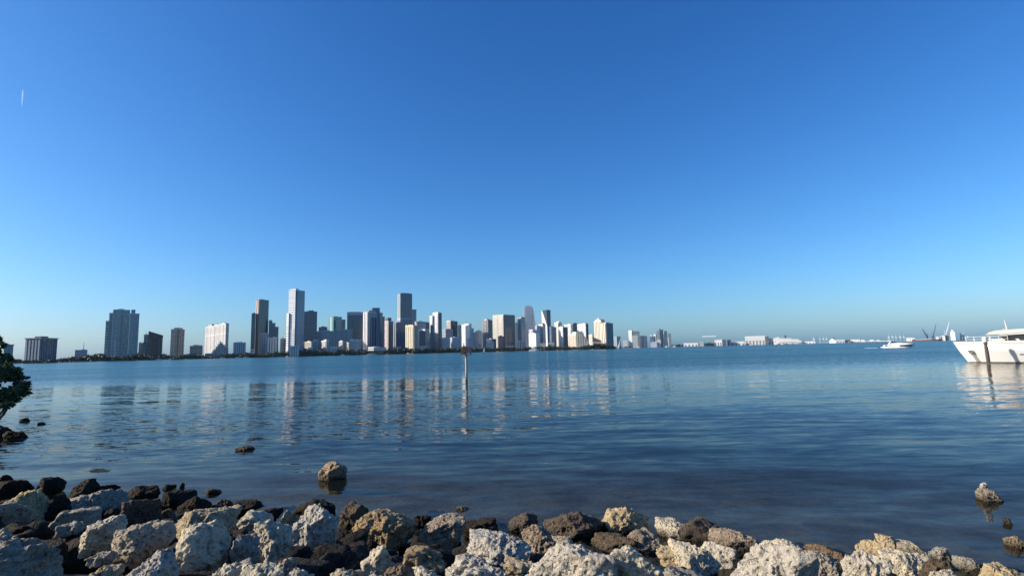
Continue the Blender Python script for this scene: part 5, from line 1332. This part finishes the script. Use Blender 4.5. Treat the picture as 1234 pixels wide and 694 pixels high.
def rock_mat(name, a, b, dark, patch=0.45, bump=1.0, wet=False, warm=None):
    t = NT(name)
    tc = t.n('ShaderNodeTexCoord').outputs['Object']
    rnd = t.n('ShaderNodeObjectInfo').outputs['Random']
    off = t.vmath('ADD', tc, t.n('ShaderNodeCombineXYZ', {0: t.math('MULTIPLY', rnd, 57.0), 1: rnd, 2: rnd}).outputs[0])
    n1 = t.noise(off, 4.0, 6, 0.65).outputs['Fac']; n2 = t.noise(off, 14.0, 6, 0.7).outputs['Fac']; n3 = t.noise(off, 60.0, 4, 0.65).outputs['Fac']
    base = t.mix(t.ramp(n1, 0.35, 0.65), a, b)
    hs = t.n('ShaderNodeHueSaturation', {'Color': base, 'Hue': 0.5, 'Saturation': t.ramp(rnd, 0, 1, 0.75, 1.2), 'Value': t.ramp(rnd, 0, 1, 0.86, 1.08)}).outputs[0]
    blot = t.math('MULTIPLY', t.ramp(n2, 0.50, 0.66), patch)        # lichen and dirt blotches
    base = t.mix(blot, hs, dark)
    # wet, weedy band just above the water
    wz = t.n('ShaderNodeSeparateXYZ', {0: t.n('ShaderNodeNewGeometry').outputs['Position']}).outputs[2]
    wetf = t.ramp(t.math('ADD', wz, t.math('MULTIPLY', n1, 0.22)), 0.26, 0.12)
    base = t.mix(t.math('MULTIPLY', wetf, 0.85), base, (0.022, 0.019, 0.010))
    vo = t.n('ShaderNodeTexVoronoi', {'Vector': t.vmath('ADD', off, t.vmath('SCALE', t.n('ShaderNodeTexNoise', {'Vector': off, 'Scale': 9.0}).outputs['Color'], scale=0.12)), 'Scale': 22.0}).outputs['Distance']
    pit = t.ramp(vo, 0.10, 0.42)
    hole = t.math('MULTIPLY', t.ramp(vo, 0.30, 0.14), t.ramp(n1, 0.42, 0.60))      # darker colour in the solution holes, painting the shade inside them
    base = t.mix(t.math('MULTIPLY', hole, 0.75), base, dark)
    h = t.math('ADD', t.math('MULTIPLY', pit, 0.55), t.math('ADD', t.math('MULTIPLY', n2, 0.9), t.math('MULTIPLY', n3, 0.45)))
    bp = t.n('ShaderNodeBump', {'Height': h, 'Strength': 1.0 * bump, 'Distance': 0.045}).outputs[0]
    p = t.n('ShaderNodeBsdfPrincipled', {'Base Color': base, 'Roughness': 0.78 if wet else t.math('SUBTRACT', 0.9, t.math('MULTIPLY', wetf, 0.5)), 'Normal': bp})
    p.inputs['Specular IOR Level'].default_value = 0.15 if wet else 0.2
    return t.surf(p.outputs[0])
RM = {
    'p': rock_mat('rock_pale', (0.62, 0.53, 0.385), (0.50, 0.435, 0.33), (0.15, 0.12, 0.09), 0.6),
    't': rock_mat('rock_tan', (0.53, 0.41, 0.25), (0.40, 0.315, 0.20), (0.12, 0.09, 0.06), 0.55),
    'g': rock_mat('rock_grey', (0.40, 0.35, 0.275), (0.30, 0.265, 0.205), (0.11, 0.09, 0.07), 0.65),
    'b': rock_mat('rock_brown', (0.155, 0.11, 0.068), (0.095, 0.069, 0.045), (0.035, 0.026, 0.018), 0.6),
    's': rock_mat('rock_speckled', (0.44, 0.33, 0.21), (0.30, 0.22, 0.14), (0.07, 0.05, 0.034), 0.8),
    'd': rock_mat('rock_dark', (0.042, 0.030, 0.018), (0.022, 0.0165, 0.011), (0.010, 0.008, 0.006), 0.5, wet=True),
    'o': rock_mat('rock_rust', (0.26, 0.17, 0.09), (0.19, 0.12, 0.07), (0.07, 0.05, 0.03), 0.4),
}


def rock_shape(level, rx, ry, rz, seed, angular=12.0, rough=1.0, squash=0.9):
    r = np.random.default_rng(seed)
    v, f = ICO[level]
    k = 13
    n = r.normal(size=(k, 3)); n /= np.linalg.norm(n, axis=1)[:, None]
    n = np.concatenate([n, [[1, 0, 0], [-1, 0, 0], [0, 1, 0], [0, -1, 0], [0, 0, 1], [0, 0, -1]]])
    h = np.concatenate([r.uniform(0.60, 0.95, k), np.full(6, 1.0)])
    q = np.maximum(v @ n.T / h, 0) ** (angular * 2.4)
    rad = q.sum(1) ** (-1 / (angular * 2.4))
    p = v * rad[:, None]
    p = p + (fbm(p * 1.5 + seed * 3.7, 3, seed) * 0.11)[:, None] * v
    p /= np.abs(p).max(0)
    p *= np.array([rx, ry, rz])
    s = min(rx, ry, rz)
    o = p + seed * 5.1
    disp = fbm(o * (1.6 / s), 5, seed + 50, 0.58, True) * 0.10 * s + fbm(o * 8.0, 5, seed + 70, 0.65) * 0.034
    disp += (worley(o * (1.7 / s), seed + 40) - 0.55) * 0.13 * s + (worley(o * (4.5 / s), seed + 44) - 0.5) * 0.05 * s
    wl = worley(o * 11.0, seed + 90)
    disp -= np.clip(0.55 - wl, 0, 1) * 0.085 * np.clip(0.4 + 0.9 * vnoise(o * 3.0, seed + 95), 0, 1)
    if level >= 5:
        wl2 = worley(o * 26.0, seed + 97)
        disp -= np.clip(0.5 - wl2, 0, 1) * 0.045 * np.clip(0.5 + vnoise(o * 4.0, seed + 96), 0, 1)
        disp += fbm(o * 34.0, 2, seed + 99) * 0.010
    p = p + v * (disp * rough * 1.25)[:, None]
    return p, f


def place_on_shore(px, py, lift):
    d = ray(px, py)
    lo = 1.0
    s = 1.5
    while s < 60:
        q = CAM + d * s
        if q.z <= max(-0.05, shore_z(q.x, q.y)) + lift: break
        s += 0.02
    return CAM + d * s, s * d.length


rock_n = 0


def rock(m, x0, y0, x1, y1, label, deep=None, dz=0.0, ang=12.0, water=False, seed=None, rough=1.0, name='boulder'):
    """boulder whose outline fills about x0..x1, y0..y1 of the photograph"""
    global rock_n
    rock_n += 1
    sd_ = seed if seed is not None else rock_n * 13 + 5
    cx, cy = (x0 + x1) / 2, (y0 + y1) / 2
    if water:
        p = on_z(cx, y1, 0.0); dist = (p - CAM).length
        dep = math.asin((CAM_Z - p.z) / dist)
        rx = (x1 - x0) / 2 * dist / F * 0.98; ry = rx * (deep or 0.8)
        hz = (y1 - y0) * dist / F / math.cos(dep)
        # the near edge of the waterline sits at y1
        fw = Vector((p.x, p.y, 0)).normalized()
        c = Vector((p.x, p.y, 0)) + fw * ry * 0.85
        S_ = hz * math.cos(dep) - 0.85 * ry * math.sin(dep)
        rz = max(0.25 * hz, math.sqrt(max(S_ ** 2 - (ry * math.sin(dep)) ** 2, 0.0))) / math.cos(dep); c.z = 0.05 * rz
    else:
        p, dist = place_on_shore(cx, cy, 0.12 + dz)
        dep = math.asin((CAM_Z - p.z) / dist)
        rx = (x1 - x0) / 2 * dist / F; ry = rx * (deep or 0.75)
        hh = (y1 - y0) / 2 * dist / F
        rz = math.sqrt(max(hh ** 2 - (ry * math.sin(dep)) ** 2, (0.55 * hh) ** 2)) / math.cos(dep)
        c = p
    lvl = 6 if (x1 - x0) * (y1 - y0) > 2400 else 5 if (x1 - x0) > 14 else 4
    v, f = rock_shape(lvl, rx * 1.02, ry, rz * 1.02, sd_, ang, rough)
    az = math.atan2(c.x, c.y)
    ca, sa = math.cos(-az), math.sin(-az)
    vv = v.copy(); vv[:, 0] = v[:, 0] * ca - v[:, 1] * sa; vv[:, 1] = v[:, 0] * sa + v[:, 1] * ca
    # fit the silhouette: width and top edge as in the photograph
    Mi = np.array(CR.transposed())
    cc = np.array(c)
    for it in range(4):
        q = (vv + cc - np.array(CAM)) @ Mi.T
        sx_ = 617 + F * q[:, 0] / -q[:, 2]; sy_ = 347 - F * q[:, 1] / -q[:, 2]
        a0, a1, b0 = sx_.min(), sx_.max(), sy_.min()
        b1 = sy_[(vv + cc)[:, 2] > 0.0].max() if water else sy_.max()
        k_ = min(1.4, max(0.6, (x1 - x0) * 1.0 / (a1 - a0)))
        kz = min(1.25, max(0.75, (y1 - y0) / (b1 - b0))) if not water else 1.0
        if water: kz = min(1.2, max(0.7, (y1 - y0) / (b1 - b0)))
        vv = vv * np.array([k_, k_, kz if water else k_ ** 0.3 * kz])
        dist = (Vector(cc) - CAM).length
        right = np.array([ca, -sa * -1 if False else sa * -1, 0.0]) if False else np.array([math.cos(az), -math.sin(az), 0.0])
        cc = cc + right * ((x0 + x1) / 2 - (a0 + a1) / 2) * dist / F
        if not water: cc = cc + np.array([0, 0, 1.0]) * (b0 - y0) * dist / F * 0.7
        else:
            fw_ = np.array([math.sin(az), math.cos(az), 0.0]); cc = cc + fw_ * (b1 - y1) * dist / F / max(0.08, math.sin(dep)) * 0.5
    if not water: vv[:, 2] = np.where(vv[:, 2] < 0, vv[:, 2] * 1.3, vv[:, 2])
    c = Vector(cc)
    o = np_mesh(name, vv, f, RM[m], None, c, True)
    tag(o, label, 'boulder' if name == 'boulder' else 'rock', 'shore boulders' if not water else 'rocks in the water')
    return o


B = rock
# left part
B('g', -45, 630, 107, 735, 'huge rough grey boulder in shade, filling the bottom left corner', seed=3, deep=0.7, dz=0.2, rough=1.7)
B('t', -14, 603, 42, 640, 'dull tan boulder at the left edge, just above the huge grey corner boulder')
B('t', 5, 587, 70, 640, 'dome-shaped olive tan boulder behind the huge grey corner boulder', ang=8)
B('d', -14, 577, 44, 606, 'low dark boulder at the left edge beside the water')
B('d', -6, 571, 19, 590, 'small dark rock at the far left end of the waterline')
B('d', 38, 574, 80, 604, 'rounded dark boulder at the waterline, second big one from the left')
B('d', 52, 594, 88, 636, 'black boulder in deep shade right of the olive tan dome')
B('d', 78, 576, 122, 612, 'tall brown-black angular boulder at the waterline above the long pale slab')
B('d', 114, 583, 146, 598, 'low black rock behind the right end of the long pale slab')
B('g', 82, 588, 162, 628, 'long pale grey slab tilted down to the left', deep=0.5)
B('d', 150, 584, 194, 614, 'black pointed boulder at the waterline right of the long pale slab')
B('b', 144, 600, 197, 646, 'big dark grey-brown boulder below the black pointed one')
B('g', 54, 610, 120, 646, 'flat slanting grey-tan slab left of the sunlit round boulder', deep=0.45)
B('g', 68, 626, 104, 646, 'small grey rock under the flat slanting slab')
B('p', 93, 619, 154, 668, 'sunlit pale round boulder beside the huge grey corner boulder', ang=8)
B('t', 132, 625, 214, 686, 'large tan boulder with grooves running down its left face')
B('g', 103, 662, 144, 682, 'flat grey rock below the sunlit round boulder', deep=0.6)
B('t', 104, 677, 154, 712, 'tan lit rock at the bottom edge, right of the huge grey corner boulder')
B('p', 146, 660, 218, 722, 'pale rough boulder at the bottom edge under the grooved tan boulder')
B('d', 190, 589, 238, 628, 'dark mound of rock at the waterline, taller of a joined pair')
B('d', 213, 597, 256, 632, 'dark sloping rock joined to the right of the taller dark mound')
B('b', 188, 612, 214, 636, 'small mossy brown rock under the dark mound')
B('t', 206, 607, 292, 656, 'large tan boulder with a sunlit crest behind the pale grey rounded block')
B('p', 206, 625, 279, 696, 'big pale grey rounded block with blotches, left of centre', seed=41, ang=8)
B('b', 252, 601, 284, 620, 'low brown-black rock at the waterline behind the tan crested boulder')
B('d', 280, 601, 318, 622, 'flat-topped black rock at the waterline, left of centre')
B('d', 303, 611, 342, 634, 'black wet rock sloping right behind the pale wedge')
B('p', 280, 613, 330, 650, 'pale wedge of rock lit on its upper face, behind a lit pointed boulder')
B('p', 302, 625, 354, 684, 'pale pointed boulder leaning right, right of the big grey rounded block')
B('g', 276, 641, 314, 684, 'shaded grey rock between the big rounded block and the pale pointed boulder')
B('s', 334, 614, 364, 652, 'tan-brown pitted rock left of the tall white pointed boulder')
B('p', 346, 606, 408, 682, 'tall white pointed boulder with its lower half in shade', seed=29, ang=16)
B('d', 352, 600, 406, 630, 'dark brown rock at the waterline behind the tall white pointed boulder')
B('p', 246, 671, 304, 722, 'pale rounded boulder at the bottom edge below the big rounded block')
B('p', 287, 676, 348, 724, 'pale lumpy boulder at the bottom edge, next right of the rounded one')
B('t', 328, 671, 358, 694, 'small yellowish rock perched among pale bottom-edge boulders')
B('p', 340, 683, 384, 716, 'low pale rock at the bottom edge right of the small yellowish rock')
# middle
B('b', 405, 603, 445, 650, 'brown pointed boulder standing upright right of the tall white one', ang=16)
B('s', 424, 612, 504, 668, 'large brown speckled boulder with a sunlit top and black underside', seed=17)
B('d', 495, 620, 520, 642, 'small black rock between the two large speckled boulders')
B('s', 503, 617, 563, 670, 'rounded speckled boulder lit on the left, near the centre', seed=77, ang=9)
B('p', 434, 656, 476, 698, 'pale grey triangular rock with one bright stripe of sun')
B('s', 484, 656, 538, 690, 'tan pitted rock below the rounded speckled boulder')
B('d', 556, 623, 600, 656, 'black wet boulder right of the rounded speckled one')
B('d', 572, 633, 612, 660, 'low black rock behind the pale square-cornered boulder')
B('p', 562, 636, 642, 690, 'pale square-cornered boulder with a shaded right side, at the centre', seed=53, ang=18)
B('p', 525, 665, 594, 716, 'pale grey boulder at the bottom edge left of the square-cornered one')
B('t', 392, 683, 442, 716, 'low tan-grey rock at the bottom edge under the triangular rock')
B('o', 462, 680, 500, 714, 'reddish-brown rock at the bottom edge near the triangular rock')
B('p', 490, 681, 534, 716, 'small pale knobbly rock at the bottom edge right of the reddish-brown one')
B('p', 428, 690, 466, 716, 'pale low stone at the bottom edge between tan-grey and reddish rocks')
B('p', 558, 678, 616, 724, 'pale grey boulder at the bottom edge below the square-cornered boulder')
B('b', 612, 617, 649, 646, 'dark brown pointed rock at the waterline right of centre', ang=16)
B('s', 628, 631, 674, 688, 'dark speckled boulder in front of the brown pointed rock')
B('b', 654, 615, 728, 662, 'dark brown flat-fronted boulder mass at the waterline', seed=61, ang=16)
B('t', 662, 644, 694, 672, 'round tan knob of rock behind the huge white boulder')
B('t', 721, 610, 782, 654, 'knobbly tan boulder with a sunlit crown at the waterline, right of centre', seed=83)
B('b', 712, 640, 770, 666, 'brown rough rock under the knobbly tan boulder')
B('p', 630, 650, 748, 738, 'huge white pitted boulder at the bottom edge, largest right of centre', seed=23, dz=0.12, deep=0.6)
B('p', 726, 656, 802, 738, 'white boulder with a shaded right flank joined to the huge pitted one', seed=31, dz=0.1)
B('t', 606, 667, 650, 700, 'pale yellowish rock left of the huge white pitted boulder')
B('s', 752, 634, 804, 676, 'tan pitted rock above the shaded flank of the white boulder')
# right
B('p', 788, 622, 832, 656, 'cream pitted boulder left of the brown rounded one', ang=10)
B('b', 818, 621, 869, 660, 'brown rounded boulder with a smooth top right of the cream pitted one', ang=7)
B('s', 853, 633, 914, 672, 'speckled tan boulder at the waterline, right of the brown rounded one')
B('t', 790, 655, 824, 690, 'tan rock in a dark gap left of the cream sloping boulder')
B('p', 803, 647, 870, 704, 'cream sloping boulder with a lit left face', seed=37, ang=16)
B('p', 843, 651, 888, 692, 'pale leaning slab behind the cream sloping boulder')
B('g', 782, 680, 856, 726, 'grey boulder in shadow at the bottom edge under the cream sloping boulder')
B('p', 874, 650, 988, 738, 'huge cream pitted boulder at the bottom edge, right half of the picture', seed=47, dz=0.1, deep=0.65, ang=10)
B('p', 922, 648, 968, 676, 'pale knob of rock on the upper shoulder of the huge cream boulder', dz=0.08)
B('o', 962, 654, 1018, 686, 'rust-brown low boulder right of the huge cream boulder')
B('g', 960, 662, 1014, 708, 'grey shaded boulder under the rust-brown one')
B('p', 1013, 662, 1078, 736, 'bright white boulder with a black-streaked top corner at the bottom edge', seed=59, dz=0.05)
B('t', 1030, 649, 1082, 686, 'tan boulder behind the bright white one')
B('t', 1054, 642, 1082, 660, 'small pitted tan rock crowning the pile behind the bright white boulder', dz=0.1)
B('t', 1076, 649, 1124, 680, 'pale tan boulder with a flat sunlit top, right of the small pitted crown rock')
B('p', 1058, 660, 1124, 712, 'large pinkish cream boulder right of the bright white one', seed=67, ang=12)
B('g', 1118, 658, 1148, 684, 'small grey-tan rock at the waterline, right of the flat-topped tan boulder')
B('g', 1146, 668, 1182, 690, 'last small grey rock of the waterline before the grooved boulder')
B('b', 1096, 672, 1152, 706, 'dark boulder in shadow between pinkish cream and grooved boulders')
B('p', 1118, 685, 1180, 728, 'cream low boulder at the bottom edge left of the grooved boulder')
B('t', 1176, 676, 1250, 732, 'grooved pinkish tan boulder in the bottom right corner', seed=71, dz=0.1)
# standing in the water
B('s', 383, 555, 419, 577.5, 'tan boulder standing alone in the water left of centre, dark right half', water=True, seed=29, ang=7, rough=1.3)
B('b', 283, 536.5, 308, 543, 'low flat brown rock awash in the middle of the left water', water=True)
B('d', 194, 583, 213, 590, 'low dark rock awash above the dark mound, left of a tiny pointed one', water=True)
B('d', 216, 581, 223, 587.5, 'tiny pointed dark rock awash above the dark mound', water=True)
B('b', 248, 588, 268, 595.5, 'small brown rock awash right of the dark mound', water=True)
B('t', 549, 609, 566, 614.5, 'small yellowish stone awash near the centre of the shoreline', water=True)
B('s', 1170, 586, 1205, 603.5, 'flat tan rock in the water at right carrying a small block', water=True, seed=95)
B('b', 1208, 624, 1222, 631.5, 'small brown rock awash at the right, below the flat tan rock', water=True)
B('s', 1213, 646, 1242, 662, 'tan slab rock awash at the right edge of the picture', water=True)
# mangrove spur on the left
B('d', -34, 512, 24, 530, 'dark rock spur under the mangrove at the left edge', water=True, deep=0.9, seed=101)
B('d', 4, 519, 36, 529.5, 'dark low rock at the tip of the mangrove spur', water=True)
B('d', 23, 503, 37, 508, 'small dark rock awash beyond the mangrove spur, left one', water=True)
B('d', 45, 508.2, 56, 511.5, 'tiny dark rock awash beyond the mangrove spur, right one', water=True)
# the little block on the flat rock
pb_ = at(1185.5, 589.5, on_z(1187, 601, 0).y + 0.12)
v, f = rock_shape(4, 0.062, 0.06, 0.085, 211, 16)
o = np_mesh('stone', v, f, RM['p'], None, pb_ + Vector((0, 0, 0.045)), True)
tag(o, 'small pale square block standing on the flat tan rock in the water', 'stone')

# rubble in the gaps, uncounted; coloured dark for the shade there
rr = np.random.default_rng(9); vs, fs, n0 = [], [], 0
for i in range(520):
    x = rr.uniform(-13, 9); y = shore_y(x) - rr.uniform(-1.7, 5.5)
    if y < 2.5: continue
    s = rr.uniform(0.10, 0.30)
    v, f = rock_shape(4 if s > .2 else 3, s, s * rr.uniform(.6, 1), s * rr.uniform(.5, .9), 300 + i, 12, 0.7)
    a = rr.uniform(0, 6.28); ca, sa = math.cos(a), math.sin(a)
    w_ = v.copy(); w_[:, 0] = v[:, 0] * ca - v[:, 1] * sa; w_[:, 1] = v[:, 0] * sa + v[:, 1] * ca
    w_ += np.array([x, y, shore_z(x, y) - 0.10])
    vs.append(w_); fs.append(f + n0); n0 += len(v)
tag(np_mesh('rubble', np.concatenate(vs), np.concatenate(fs), RM['d'], None, None, True), 'dark loose rubble in the gaps between the boulders', 'rubble', kind='stuff')

# ------------------------------------------------------------------ contrail and air
a = at(26.2, 128, 8000); b = at(27.6, 108, 8000)
t = NT('contrail_ice')
nz = t.noise(t.n('ShaderNodeTexCoord').outputs['Object'], 0.01, 4).outputs['Fac']
tr = t.n('ShaderNodeBsdfTransparent').outputs[0]; df = t.n('ShaderNodeAddShader', {0: t.n('ShaderNodeBsdfDiffuse', {'Color': (0.75, 0.85, 0.95, 1)}).outputs[0], 1: t.n('ShaderNodeBsdfTranslucent', {'Color': (0.75, 0.85, 0.95, 1)}).outputs[0]}).outputs[0]
CT = t.surf(t.n('ShaderNodeMixShader', {0: t.ramp(nz, 0.2, 0.8, 0.06, 0.22), 1: tr, 2: df}).outputs[0])
mb = MB(); d = b - a
mb.tube([Vector((0, 0, 0)), d * 0.3, d * 0.7, d], [1.5, 6.0, 7.5, 3.0], 10)
tag(mb.build('contrail', CT, None, a), 'short thin white contrail high in the upper left sky', 'contrail')

hz = NT('haze_air')
pv = hz.n('ShaderNodeVolumePrincipled', {'Color': (0.48, 0.76, 1.0, 1), 'Density': 0.000012, 'Anisotropy': 0.1})
hz.t.links.new(pv.outputs[0], hz.out.inputs['Volume'])
mb = MB(); mb.box(-16500, 16500, -150, 15500, -5.0, 330.0)
tag(mb.build('haze', hz.m), 'thin pale sea haze', 'haze', kind='stuff')
